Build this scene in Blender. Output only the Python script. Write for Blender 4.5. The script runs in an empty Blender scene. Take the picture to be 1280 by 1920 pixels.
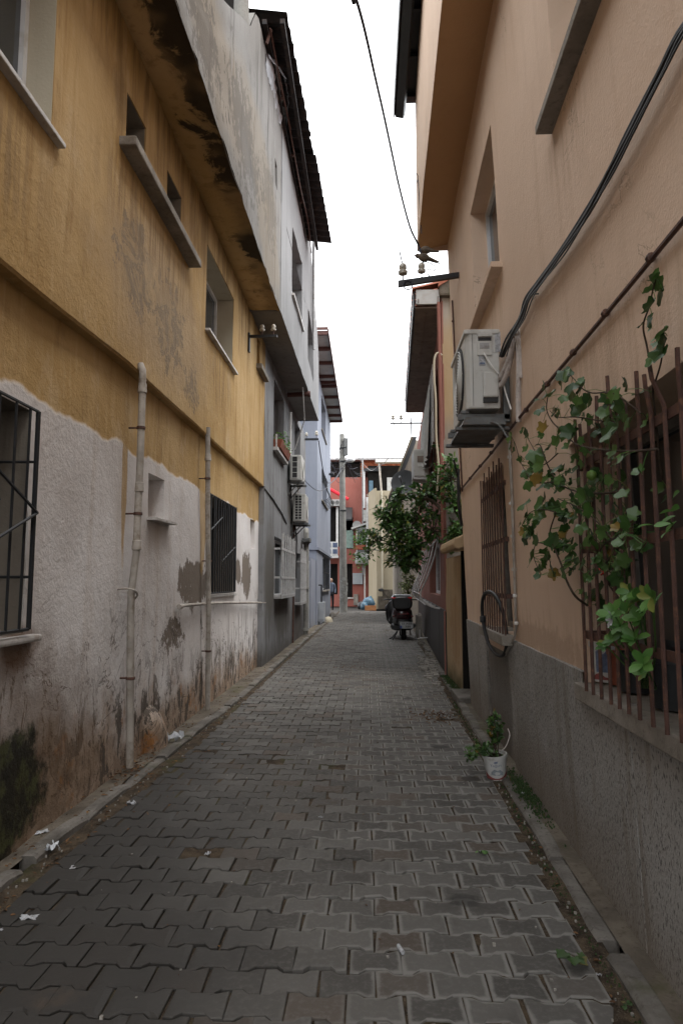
import bpy, bmesh, math, random
from mathutils import Vector, Matrix, noise as mnoise
random.seed(7)
S = bpy.context.scene
COL = S.collection
R = math.radians

# ------------------------------------------------------------------ camera, sky, sun, exposure
FPX, CAMZ = 1280.0, 1.5                       # focal length in photograph pixels, eye height
PITCH, YAW = R(5.888), R(2.225)
cam_data = bpy.data.cameras.new('camera'); cam = bpy.data.objects.new('camera', cam_data)
COL.objects.link(cam); S.camera = cam
cam_data.sensor_fit = 'VERTICAL'; cam_data.sensor_height = 36.0; cam_data.lens = FPX / 1920 * 36.0
cam_data.clip_start = 0.05; cam_data.clip_end = 3000
cam.location = (0, 0, CAMZ); cam.rotation_euler = (math.pi / 2 + PITCH, 0, YAW)

SUN_DIR = Vector((.36, -.14, .92)).normalized()   # overcast: a broad bright part of the cloud, high over the right-hand roofs
SUN_EL, SUN_AZ = math.asin(SUN_DIR.z), math.atan2(SUN_DIR.x, SUN_DIR.y)
world = bpy.data.worlds.new('World'); S.world = world; world.use_nodes = True
wn = world.node_tree; wn.nodes.clear()
sky = wn.nodes.new('ShaderNodeTexSky'); sky.sky_type = 'NISHITA'; sky.sun_disc = False
sky.sun_elevation = SUN_EL; sky.sun_rotation = SUN_AZ
sky.air_density = 1.0; sky.dust_density = 6.0; sky.ozone_density = 1.0
hs = wn.nodes.new('ShaderNodeHueSaturation'); hs.inputs['Saturation'].default_value = 0.14
cl = wn.nodes.new('ShaderNodeMix'); cl.data_type = 'RGBA'; cl.inputs[0].default_value = 0.72
cl.inputs[7].default_value = (12.2, 12.5, 12.8, 1)          # even cloud deck over the clear-sky gradient
bg = wn.nodes.new('ShaderNodeBackground'); bg.inputs['Strength'].default_value = 0.15
wo = wn.nodes.new('ShaderNodeOutputWorld')
wn.links.new(sky.outputs[0], hs.inputs['Color']); wn.links.new(hs.outputs[0], cl.inputs[6])
wn.links.new(cl.outputs[2], bg.inputs['Color']); wn.links.new(bg.outputs[0], wo.inputs[0])
sd = bpy.data.lights.new('sun', 'SUN'); sd.energy = 1.3; sd.angle = R(45); sd.color = (1.0, 0.96, 0.9)
sun = bpy.data.objects.new('sun', sd); COL.objects.link(sun)
sun.rotation_euler = SUN_DIR.to_track_quat('Z', 'Y').to_euler(); sun.location = (0, 0, 30)
vs_ = S.view_settings
vs_.view_transform = 'Standard'; vs_.look = 'None'; vs_.gamma = 1.0; vs_.use_curve_mapping = False
vs_.exposure = 1.12

# ------------------------------------------------------------------ surveying: photograph pixel -> point on a real plane
_cp, _sp, _cy, _sy = math.cos(PITCH), math.sin(PITCH), math.cos(YAW), math.sin(YAW)
CF = Vector((-_sy * _cp, _cy * _cp, _sp)); CR = Vector((_cy, _sy, 0)); CU = CR.cross(CF)
CP = Vector((0, 0, CAMZ))
def ray(px, py): return CF + CR * ((px - 640) / FPX) - CU * ((py - 960) / FPX)
def onX(px, py, x):
    r = ray(px, py); return CP + r * (x / r.x)
def onY(px, py, y):
    r = ray(px, py); return CP + r * (y / r.y)
def onZ(px, py, z=0.0):
    r = ray(px, py); return CP + r * ((z - CAMZ) / r.z)
RA, RB, RC = 1.058, 0.024, -0.036             # the peach facade: x = RA + RB*y + RC*z (it leans into the alley)
def RX(y, z): return RA + RB * y + RC * z
def onR(px, py, w=0.0):
    n = Vector((1, -RB, -RC)); r = ray(px, py)
    return CP + r * ((RA - w - n.dot(CP)) / n.dot(r))

# facade frames: u along the street, v up, w out into the alley
def FX(x0): return lambda u, v, w: (x0 + w, u, v)
def FR(u, v, w): return (RX(u, v) - w, u, v)
def FRED(u, v, w): return (1.26 + (u - 11.2) * 0.0385 - w, u, v)
def FY(y0): return lambda u, v, w: (u, y0 - w, v)           # faces the camera: u = x
def FW(u, v, w): return (u, v, w)

# ------------------------------------------------------------------ mesh building
class MB:
    def __init__(s): s.v = []; s.f = []; s.attr = None
    def add(s, vs, fs):
        o = len(s.v); s.v += [tuple(p) for p in vs]; s.f += [tuple(i + o for i in f) for f in fs]; return o
    def quad(s, a, b, c, d): s.add([a, b, c, d], [(0, 1, 2, 3)])
    def box(s, u0, u1, v0, v1, w0, w1, F=FW):
        p = [F(u, v, w) for w in (w0, w1) for v in (v0, v1) for u in (u0, u1)]
        s.add(p, [(0, 1, 3, 2), (4, 6, 7, 5), (0, 4, 5, 1), (2, 3, 7, 6), (0, 2, 6, 4), (1, 5, 7, 3)])
    def tube(s, pts, r, n=6, cap=True):
        pts = [Vector(p) for p in pts]; m = len(pts)
        rs = r if isinstance(r, (list, tuple)) else [r] * m
        vs = []; fs = []; prev = None
        for i, p in enumerate(pts):
            t = (pts[min(i + 1, m - 1)] - pts[max(i - 1, 0)])
            t = t.normalized() if t.length > 1e-9 else Vector((0, 0, 1))
            a = prev if prev is not None else (Vector((0, 0, 1)) if abs(t.z) < .9 else Vector((1, 0, 0)))
            b = t.cross(a)
            if b.length < 1e-6: b = t.cross(Vector((0, 1, 0)))
            b.normalize(); a = b.cross(t).normalized(); prev = a
            for k in range(n):
                q = 2 * math.pi * k / n
                vs.append(p + (a * math.cos(q) + b * math.sin(q)) * rs[i])
        for i in range(m - 1):
            for k in range(n):
                k2 = (k + 1) % n
                fs.append((i * n + k, i * n + k2, (i + 1) * n + k2, (i + 1) * n + k))
        if cap: fs += [tuple(range(n - 1, -1, -1)), tuple(range((m - 1) * n, m * n))]
        s.add(vs, fs)
    def bar(s, a, b, r, n=6): s.tube([a, b], r, n)
    def lathe(s, prof, c=(0, 0, 0), axis=(0, 0, 1), n=16):
        ax = Vector(axis).normalized(); c = Vector(c)
        a = ax.orthogonal().normalized(); b = ax.cross(a); vs = []; fs = []
        for (r, h) in prof:
            for k in range(n):
                q = 2 * math.pi * k / n; vs.append(c + ax * h + (a * math.cos(q) + b * math.sin(q)) * r)
        for i in range(len(prof) - 1):
            for k in range(n):
                k2 = (k + 1) % n; fs.append((i * n + k, i * n + k2, (i + 1) * n + k2, (i + 1) * n + k))
        fs += [tuple(range(n - 1, -1, -1)), tuple(range((len(prof) - 1) * n, len(prof) * n))]
        s.add(vs, fs)
    def loft(s, secs, n=14, pw=2.6, F=FW):
        # secs: (y, cx, cz, half width, half height); super-ellipse rings along y
        vs = []; fs = []
        for (y, cx, cz, hw, hh) in secs:
            for k in range(n):
                q = 2 * math.pi * k / n; c, d = math.cos(q), math.sin(q)
                vs.append(F(cx + hw * math.copysign(abs(c) ** (2 / pw), c), y, cz + hh * math.copysign(abs(d) ** (2 / pw), d)))
        m = len(secs)
        for i in range(m - 1):
            for k in range(n):
                k2 = (k + 1) % n; fs.append((i * n + k, i * n + k2, (i + 1) * n + k2, (i + 1) * n + k))
        fs += [tuple(range(n - 1, -1, -1)), tuple(range((m - 1) * n, m * n))]
        s.add(vs, fs)
    def prism(s, poly, w0, w1, F=FW):
        n = len(poly); vs = [F(u, v, w0) for u, v in poly] + [F(u, v, w1) for u, v in poly]
        fs = [tuple(range(n)), tuple(range(2 * n - 1, n - 1, -1))]
        fs += [(i, (i + 1) % n, n + (i + 1) % n, n + i) for i in range(n)]
        s.add(vs, fs)
    def build(s, name, mat, parent=None, smooth=False, bevel=0, kind=None):
        me = bpy.data.meshes.new(name)
        off = Vector(parent.get('_o', (0, 0, 0))) if parent is not None else Vector((0, 0, 0))
        me.from_pydata([tuple(Vector(p) - off) for p in s.v], [], s.f)
        bm = bmesh.new(); bm.from_mesh(me); bmesh.ops.recalc_face_normals(bm, faces=bm.faces)
        if bevel:
            bmesh.ops.bevel(bm, geom=list(bm.edges), offset=bevel, segments=2, profile=.6, affect='EDGES', clamp_overlap=True)
        bm.to_mesh(me); bm.free()
        if smooth:
            for p in me.polygons: p.use_smooth = True
            if smooth != 'all':
                try: me.set_sharp_from_angle(angle=R(38))
                except Exception: pass
        if mat: me.materials.append(mat)
        o = bpy.data.objects.new(name, me); COL.objects.link(o)
        if parent is not None:
            o.parent = parent; o['_o'] = tuple(off)
        else: o['_o'] = (0.0, 0.0, 0.0)
        if kind: o['kind'] = kind
        return o

def obj(name, me, loc=(0, 0, 0), rot=None, parent=None, mat4=None):
    """another object on shared mesh data; loc is in world metres"""
    o = bpy.data.objects.new(name, me); COL.objects.link(o)
    off = Vector((0, 0, 0))
    if parent is not None:
        off = Vector(parent.get('_o', (0, 0, 0))); o.parent = parent
    if mat4 is not None: o.matrix_basis = Matrix.Translation(-off) @ mat4
    else:
        o.location = Vector(loc) - off
        if rot: o.rotation_euler = rot
    o['_o'] = tuple(off)
    return o
def tag(o, label=None, cat=None, group=None, kind=None):
    if label: o['label'] = label
    if cat: o['category'] = cat
    if group: o['group'] = group
    if kind: o['kind'] = kind
    return o
def thing(name, label, cat, base=(0, 0, 0), group=None):
    o = bpy.data.objects.new(name, None); COL.objects.link(o); o.location = base
    o.empty_display_size = .2; o['_o'] = tuple(float(c) for c in base)
    return tag(o, label, cat, group)
def structure(name, kind='structure'):
    o = bpy.data.objects.new(name, None); COL.objects.link(o); o['_o'] = (0.0, 0.0, 0.0); o['kind'] = kind
    return o
def curve(pts, k=5):
    """Catmull-Rom through the points"""
    P = [Vector(p) for p in pts]; out = []
    for i in range(len(P) - 1):
        a, b, c, d = P[max(i - 1, 0)], P[i], P[i + 1], P[min(i + 2, len(P) - 1)]
        for j in range(k):
            t = j / k
            out.append(.5 * ((2 * b) + (c - a) * t + (2 * a - 5 * b + 4 * c - d) * t * t + (3 * b - a - 3 * c + d) * t ** 3))
    out.append(P[-1]); return out
def lerp_tab(tab, x):
    if x <= tab[0][0]: return tab[0][1]
    for (a, b), (c, d) in zip(tab, tab[1:]):
        if x <= c: return b + (d - b) * (x - a) / (c - a)
    return tab[-1][1]

def wall(mb, F, u0, u1, v0, v1, holes=(), amp=.004, step=.3, warp=None, freq=1.6, ragged=.004):
    """a plastered face with real openings: holes are (u0, u1, v0, v1, depth, back?)"""
    def cuts(a, b, extra):
        e = sorted({round(x, 4) for x in [a, b] + [x for x in extra if a < x < b]}); out = []
        for p, q in zip(e, e[1:]):
            k = max(1, math.ceil((q - p) / step)); out += [p + (q - p) * i / k for i in range(k)]
        return out + [e[-1]]
    us = cuts(u0, u1, [h[0] for h in holes] + [h[1] for h in holes])
    vs = cuts(v0, v1, [h[2] for h in holes] + [h[3] for h in holes])
    def W(u, v, w, edge=False):
        vv = warp(u, v) if warp else v
        if w == 0:
            n = mnoise.noise(Vector((u * freq, v * freq, 3.7))) + .5 * mnoise.noise(Vector((u * freq * 2.7, v * freq * 2.7, 9.1)))
            return F(u + ragged * mnoise.noise(Vector((u * 9, v * 9, 1))), vv + ragged * mnoise.noise(Vector((u * 9, v * 9, 5))), n * amp)
        return F(u, vv, w)
    def inside(u, v): return any(h[0] < u < h[1] and h[2] < v < h[3] for h in holes)
    nu, nv = len(us), len(vs)
    o = mb.add([W(u, v, 0) for v in vs for u in us], [])
    for j in range(nv - 1):
        for i in range(nu - 1):
            if not inside((us[i] + us[i + 1]) / 2, (vs[j] + vs[j + 1]) / 2):
                mb.f.append((o + j * nu + i, o + j * nu + i + 1, o + (j + 1) * nu + i + 1, o + (j + 1) * nu + i))
    for h in holes:
        a, b, c, d, dep = h[:5]
        hu = [u for u in us if a - 1e-6 <= u <= b + 1e-6]; hv = [v for v in vs if c - 1e-6 <= v <= d + 1e-6]
        for v in (c, d):
            for p, q in zip(hu, hu[1:]): mb.quad(W(p, v, 0), W(q, v, 0), W(q, v, -dep), W(p, v, -dep))
        for u in (a, b):
            for p, q in zip(hv, hv[1:]): mb.quad(W(u, p, 0), W(u, q, 0), W(u, q, -dep), W(u, p, -dep))
        if len(h) > 5 and h[5]: mb.quad(W(a, c, -dep), W(b, c, -dep), W(b, d, -dep), W(a, d, -dep))
def shell(mb, F, u0, u1, v0, v1, depth, top=True):
    """the ends, back and top of a building behind its street face"""
    mb.quad(F(u0, v0, 0), F(u0, v1, 0), F(u0, v1, -depth), F(u0, v0, -depth))
    mb.quad(F(u1, v0, 0), F(u1, v1, 0), F(u1, v1, -depth), F(u1, v0, -depth))
    mb.quad(F(u0, v0, -depth), F(u1, v0, -depth), F(u1, v1, -depth), F(u0, v1, -depth))
    if top: mb.quad(F(u0, v1, 0), F(u1, v1, 0), F(u1, v1, -depth), F(u0, v1, -depth))

# ------------------------------------------------------------------ materials
class Mat:
    def __init__(s, name, rough=.9, spec=.25):
        s.m = bpy.data.materials.new(name); s.m.use_nodes = True; s.t = s.m.node_tree; s.t.nodes.clear()
        s.out = s.t.nodes.new('ShaderNodeOutputMaterial'); s.b = s.t.nodes.new('ShaderNodeBsdfPrincipled')
        s.t.links.new(s.b.outputs[0], s.out.inputs[0])
        s.b.inputs['Roughness'].default_value = rough; s.b.inputs['Specular IOR Level'].default_value = spec
        g = s.t.nodes.new('ShaderNodeNewGeometry'); s.geo = g; s.P = g.outputs['Position']
        x = s.t.nodes.new('ShaderNodeSeparateXYZ'); s.t.links.new(s.P, x.inputs[0]); s.x, s.y, s.z = x.outputs
    def put(s, sock, v):
        if v is None: return
        if isinstance(v, bpy.types.NodeSocket): s.t.links.new(v, sock)
        elif isinstance(v, (tuple, list)) and len(v) == 3 and sock.type == 'RGBA': sock.default_value = (*v, 1)
        else: sock.default_value = v
    def math(s, op, a, b=None, c=None, clamp=False):
        n = s.t.nodes.new('ShaderNodeMath'); n.operation = op; n.use_clamp = clamp
        for i, v in enumerate((a, b, c)): s.put(n.inputs[i], v)
        return n.outputs[0]
    def vec(s, sx=1, sy=1, sz=1, local=False):
        n = s.t.nodes.new('ShaderNodeVectorMath'); n.operation = 'MULTIPLY'
        if local:
            tc = s.t.nodes.new('ShaderNodeTexCoord'); s.t.links.new(tc.outputs['Object'], n.inputs[0])
        else: s.t.links.new(s.P, n.inputs[0])
        n.inputs[1].default_value = (sx, sy, sz); return n.outputs[0]
    def noise(s, scale, detail=3, rough=.55, vec=None, dist=0):
        n = s.t.nodes.new('ShaderNodeTexNoise'); s.put(n.inputs['Vector'], vec or s.P)
        n.inputs['Scale'].default_value = scale; n.inputs['Detail'].default_value = detail
        n.inputs['Roughness'].default_value = rough; n.inputs['Distortion'].default_value = dist
        return n.outputs[0]
    def voro(s, scale, vec=None, feature='F1', out=0):
        n = s.t.nodes.new('ShaderNodeTexVoronoi'); s.put(n.inputs['Vector'], vec or s.P); n.feature = feature
        n.inputs['Scale'].default_value = scale; return n.outputs[out]
    def step(s, v, lo, hi):
        n = s.t.nodes.new('ShaderNodeMapRange'); n.interpolation_type = 'SMOOTHSTEP'; n.clamp = True
        s.put(n.inputs[0], v); n.inputs[1].default_value = lo; n.inputs[2].default_value = hi
        n.inputs[3].default_value = 0; n.inputs[4].default_value = 1
        return n.outputs[0]
    def mix(s, f, a, b, mode='MIX'):
        n = s.t.nodes.new('ShaderNodeMix'); n.data_type = 'RGBA'; n.blend_type = mode
        s.put(n.inputs[0], f); s.put(n.inputs[6], a); s.put(n.inputs[7], b); return n.outputs[2]
    def mul(s, a, b): return s.math('MULTIPLY', a, b)
    def blob(s, cy, cz, ry, rz, nz, k=.6, soft=.12):
        """ragged patch on a street facade round (y, z); nz is a noise"""
        a = s.math('DIVIDE', s.math('SUBTRACT', s.y, cy), ry); b = s.math('DIVIDE', s.math('SUBTRACT', s.z, cz), rz)
        d = s.math('ADD', s.mul(a, a), s.mul(b, b)); d = s.math('SQRT', d)
        d = s.math('ADD', d, s.mul(s.math('SUBTRACT', nz, .5), k * 2))
        return s.math('SUBTRACT', 1, s.step(d, 1 - soft, 1 + soft))
    def union(s, *m):
        r = m[0]
        for q in m[1:]: r = s.math('MAXIMUM', r, q)
        return r
    def bump(s, h, strength=.4, dist=.01):
        n = s.t.nodes.new('ShaderNodeBump'); n.inputs['Strength'].default_value = strength; n.inputs['Distance'].default_value = dist
        s.put(n.inputs['Height'], h); s.t.links.new(n.outputs[0], s.b.inputs['Normal'])
    def color(s, c): s.put(s.b.inputs['Base Color'], c); return s
    def rnd(s):
        n = s.t.nodes.new('ShaderNodeObjectInfo'); return n.outputs['Random']
    def island(s): return s.geo.outputs['Random Per Island']

def simple(name, c, rough=.7, spec=.3, var=.25, scale=6, metal=0, bump=.0, grime=None):
    """painted or plain surface with uneven tone, a little grime and grain"""
    k = Mat(name, rough, spec); n = k.noise(scale, 4, .6)
    d = tuple(x * (1 - var) for x in c)
    col = k.mix(k.step(n, .35, .65), d, c)
    if grime:
        col = k.mix(k.mul(k.step(k.noise(scale * 2.3, 5, .65), .5, .68), .75), col, grime)
    k.color(col); k.b.inputs['Metallic'].default_value = metal
    if bump: k.bump(k.noise(scale * 12, 3), bump, .004)
    return k.m
def mat_ochre_wall():
    """ochre paint above, worn whitewash below 2.57 m, rising damp, mould, peeled plaster"""
    k = Mat('ochre_plaster', .92, .15)
    big = k.noise(.55, 4, .6); mid = k.noise(2.2, 5, .6); fine = k.noise(9, 4, .6)
    streak = k.noise(1, 5, .65, k.vec(5, 5, .45)); streak2 = k.noise(1, 4, .6, k.vec(14, 14, .8))
    c = k.mix(k.step(big, .35, .68), (.352, .224, .088), (.455, .315, .155))
    c = k.mix(k.mul(k.step(streak, .5, .68), .55), c, (.24, .135, .045))
    c = k.mix(k.mul(k.step(streak2, .52, .7), .35), c, (.50, .36, .19))
    c = k.mix(k.mul(k.step(mid, .55, .75), .4), c, (.23, .15, .07))
    # bleached, mouldy field below the small windows
    rag = k.noise(4.5, 8, .72, None, .6)
    m1 = k.blob(6.1, 3.95, 1.45, .62, mid, .6, .4)
    c = k.mix(k.mul(m1, .55), c, (.33, .25, .17))
    crust = k.union(k.blob(5.25, 4.05, .42, .34, rag, 1.5, .05), k.blob(6.2, 3.95, .45, .42, rag, 1.6, .05), k.blob(7.05, 3.55, .28, .22, rag, 1.5, .05))
    vein = k.math('SUBTRACT', 1, k.step(k.math('ABSOLUTE', k.math('SUBTRACT', k.noise(3.1, 7, .7, None, .8), .5)), .012, .06))
    c = k.mix(k.mul(k.mul(crust, k.math('ADD', .3, k.mul(vein, .6))), .66), c, (.13, .115, .10))
    pale = k.mul(k.step(k.noise(1, 6, .7, k.vec(2.6, 2.6, 1.6)), .53, .66), .45); c = k.mix(pale, c, (.46, .34, .20))
    c = k.mix(k.mul(k.step(k.noise(1, 6, .7, k.vec(3.5, 3.5, .9)), .56, .7), .5), c, (.20, .125, .055))
    for (yy, zz, h_) in ((5.14, 4.5, .32), (6.24, 4.5, .32), (8.4, 4.05, .4), (3.0, 3.75, .4)): c = k.mix(k.mul(k.mul(k.blob(yy, zz, .75, h_, streak2, .8, .45), k.step(streak2, .4, .62)), .55), c, (.16, .10, .05))
    # dirt washed down from the slab and from the sills
    d = k.mul(k.step(k.z, 4.7, 5.85), k.step(streak, .38, .62)); c = k.mix(k.mul(d, .6), c, (.12, .075, .035))
    # whitewash
    edge = k.math('ADD', k.z, k.mul(k.math('SUBTRACT', k.noise(1.3, 4, .6), .5), .28))
    ww = k.math('SUBTRACT', 1, k.step(edge, 2.56, 2.60))
    slot = k.union(k.blob(5.36, 2.45, .05, .75, mid, .5, .2), k.blob(7.95, 2.35, .15, .8, mid, .25, .1))
    ww = k.mul(ww, k.math('SUBTRACT', 1, k.mul(slot, .85)))
    w = k.mix(k.step(big, .35, .65), (.52, .485, .465), (.65, .625, .615))
    w = k.mix(k.mul(k.step(streak, .5, .7), .4), w, (0.403, 0.325, 0.26))
    w = k.mix(k.mul(k.step(fine, .58, .75), .3), w, (0.676, 0.624, 0.585))
    # peeled to grey render
    rg2 = k.noise(1, 8, .7, k.vec(6, 6, 4.5)); pe = k.union(k.blob(7.6, 1.48, .60, .26, rg2, .9, .05), k.blob(10.2, 1.66, .25, .17, rg2, .8, .05), k.blob(10.95, 1.62, .42, .36, rg2, 1.0, .05), k.blob(6.85, .98, .42, .15, rg2, 1.7, .05))
    pe = k.mul(pe, k.step(k.math('ADD', k.noise(14, 4, .7), k.mul(k.z, .25)), .62, .72))
    # flaking skirt along the foot of the wall, worse beyond the first pipe
    fl = k.mul(k.step(k.noise(1, 8, .72, k.vec(6.5, 6.5, 3.4), .5), .535, .56), k.math('SUBTRACT', 1, k.step(k.math('ADD', k.z, k.mul(mid, .7)), .62, 1.35)))
    fl = k.mul(fl, k.step(k.math('ADD', k.y, k.mul(k.z, .9)), 3.9, 5.4))
    # black runs under the white pipe
    rn = k.mul(k.mul(k.step(k.noise(1, 5, .65, k.vec(9, 9, .7)), .53, .62), k.step(k.y, 7.8, 8.6)), k.math('SUBTRACT', 1, k.step(k.z, .95, 1.22)))
    w = k.mix(k.union(pe, k.mul(rn, .7)), w, (.175, .145, .12))
    # rising damp: brown, then orange where the paint is gone
    damp = k.math('SUBTRACT', 1, k.step(k.math('ADD', k.math('ADD', k.z, k.mul(k.step(k.y, 5.2, 9.0), .22)), k.mul(k.math('SUBTRACT', k.noise(1.1, 7, .65), .5), 1.5)), .26, .80))
    w = k.mix(k.mul(damp, .85), w, k.mix(k.step(fine, .4, .62), (.20, .125, .07), (.31, .215, .14)))
    w = k.mix(k.mul(k.mul(damp, k.step(k.noise(2.6, 6, .7), .55, .66)), .9), w, (.30, .13, .04))
    w = k.mix(k.mul(k.mul(damp, k.step(k.noise(1, 8, .75, k.vec(7, 7, 3.5)), .54, .6)), .6), w, (.10, .075, .055))
    crk = k.mul(k.math('SUBTRACT', 1, k.step(k.math('ABSOLUTE', k.math('SUBTRACT', k.noise(1.3, 8, .6, None, 1.2), .5)), .002, .009)), k.math('SUBTRACT', 1, k.step(k.z, .9, 1.7))); w = k.mix(k.mul(crk, .8), w, (.09, .07, .055))
    w = k.mix(k.mul(fl, .95), w, (.085, .07, .058))
    # green-black mould near the corner of the street
    rg3 = k.noise(2.6, 9, .72); mo = k.union(k.blob(3.55, .34, .66, .36, rg3, .9, .14), k.blob(3.1, .30, .95, .52, rg3, .8, .16)); halo = k.blob(3.7, .45, 1.15, .62, rg3, .9, .5); w = k.mix(k.mul(halo, .65), w, (.14, .085, .045))
    w = k.mix(k.mul(mo, .93), w, k.mix(k.step(k.noise(7, 8, .7), .46, .62), (.010, .011, .007), (.05, .055, .02)))
    dirt = k.mul(k.blob(3.78, 1.14, .2, .12, fine, .5, .4), .8); w = k.mix(dirt, w, (.13, .07, .035))
    c = k.mix(ww, c, w); k.color(c)
    grain = k.noise(55, 3, .7)
    h = k.math('ADD', k.mul(grain, .45), k.mul(k.noise(15, 4, .65), .8))
    h = k.math('ADD', h, k.mul(k.noise(4, 3), 1.0))
    h = k.math('SUBTRACT', h, k.mul(k.union(pe, fl), .55)); h = k.math('ADD', h, k.mul(ww, .5))
    k.bump(h, .75, .012); return k.m

def mat_soffit():
    """ochre underside of the roof slab, its outer half blackened and flaking from rain"""
    k = Mat('sooty_soffit', .92, .15); rag = k.noise(2.3, 8, .7, None, .5); fine = k.noise(8, 5, .65)
    c = k.mix(k.step(k.noise(.9, 4), .36, .64), (.40, .265, .11), (.50, .35, .18))
    c = k.mix(k.mul(k.step(fine, .52, .68), .5), c, (.23, .145, .06))
    out = k.step(k.math('ADD', k.x, k.mul(k.math('SUBTRACT', rag, .5), .55)), -1.70, -1.52)
    c = k.mix(k.mul(out, .6), c, (.16, .11, .06))
    blk = k.mul(k.step(k.math('ADD', k.x, k.mul(k.math('SUBTRACT', rag, .5), 1.3)), -1.60, -1.50), k.step(k.noise(.8, 3), .44, .56))
    c = k.mix(k.mul(blk, .9), c, (.026, .022, .017)); k.color(c)
    k.bump(k.math('ADD', k.math('SUBTRACT', k.mul(k.noise(30, 3, .7), .5), k.mul(blk, .6)), k.noise(6, 4)), .7, .012); return k.m

def mat_plaster(name, a, b, dirt, streak_amt=.5, grain=55, gs=.5, patches=(), low=None, rough=.92, cracks=0, drips=()):
    """painted render: tone drift, vertical runs, ragged patches, dirty foot"""
    k = Mat(name, rough, .15)
    big = k.noise(.6, 4, .6); mid = k.noise(2.4, 5, .6); fine = k.noise(9, 4, .6); st = k.noise(1, 5, .65, k.vec(6, 6, .5))
    c = k.mix(k.step(big, .33, .67), a, b)
    c = k.mix(k.mul(k.step(st, .5, .7), streak_amt), c, dirt)
    c = k.mix(k.mul(k.step(mid, .56, .75), streak_amt * .6), c, dirt)
    for (cy, cz, ry, rz, kk, soft, col, amt) in patches:
        c = k.mix(k.mul(k.blob(cy, cz, ry, rz, fine if kk > .6 else mid, kk, soft), amt), c, col)
    for (yy, zz, ry, rz) in drips:
        dm = k.mul(k.blob(yy, zz, ry, rz, mid, .5, .5), k.step(k.noise(1, 5, .65, k.vec(16, 16, 1.1)), .42, .64)); c = k.mix(k.mul(dm, .5), c, tuple(q * .85 for q in dirt))
    if cracks:
        cv = k.math('SUBTRACT', 1, k.step(k.math('ABSOLUTE', k.math('SUBTRACT', k.noise(.9, 8, .6, None, 1.0), .5)), .0012, .0045)); cv = k.mul(cv, k.step(k.noise(.8, 3), .52, .62)); c = k.mix(k.mul(cv, cracks), c, tuple(q * .35 for q in a))
        rep = k.mul(k.step(k.noise(.7, 3, .5), .57, .585), .22); c = k.mix(rep, c, tuple(min(1, q * 1.12) for q in b))
    if low:
        d = k.math('SUBTRACT', 1, k.step(k.math('ADD', k.z, k.mul(k.math('SUBTRACT', mid, .5), low[1] * 1.6)), 0, low[1]))
        c = k.mix(k.mul(d, low[2]), c, low[0])
    k.color(c)
    h = k.math('ADD', k.mul(k.noise(grain, 3, .7), .5), k.mul(k.noise(grain * .25, 4, .6), .6)); h = k.math('ADD', h, k.mul(k.noise(3, 3), .8))
    k.bump(h, gs, .01); return k.m

def mat_terrazzo():
    k = Mat('washed_terrazzo', .85, .25)
    sp = k.voro(1, k.vec(130, 130, 60)); sp2 = k.voro(1, k.vec(220, 220, 130)); big = k.noise(1.2, 4, .6); st = k.noise(1, 5, .65, k.vec(7, 7, .7))
    c = k.mix(k.step(big, .35, .65), (.235, .225, .21), (.30, .29, .275))
    c = k.mix(k.mul(k.step(k.noise(1, 3, .6, k.vec(95, 95, 42)), .56, .62), .85), c, (.045, .043, .042))
    c = k.mix(k.mul(k.math('SUBTRACT', 1, k.step(sp2, .12, .22)), .8), c, (.40, .385, .36))
    c = k.mix(k.mul(k.step(st, .5, .7), .55), c, (.13, .10, .07))
    low = k.math('SUBTRACT', 1, k.step(k.math('ADD', k.z, k.mul(k.math('SUBTRACT', big, .5), .8)), .0, .55))
    c = k.mix(k.mul(low, .55), c, (.15, .115, .08))
    wet = k.blob(6.45, .55, .62, .75, k.noise(2.5), .18, .12); c = k.mix(k.mul(wet, .55), c, (.07, .062, .052))
    k.color(c); k.bump(k.math('ADD', k.mul(sp, .7), k.noise(70, 2)), .5, .006); return k.m

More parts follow.
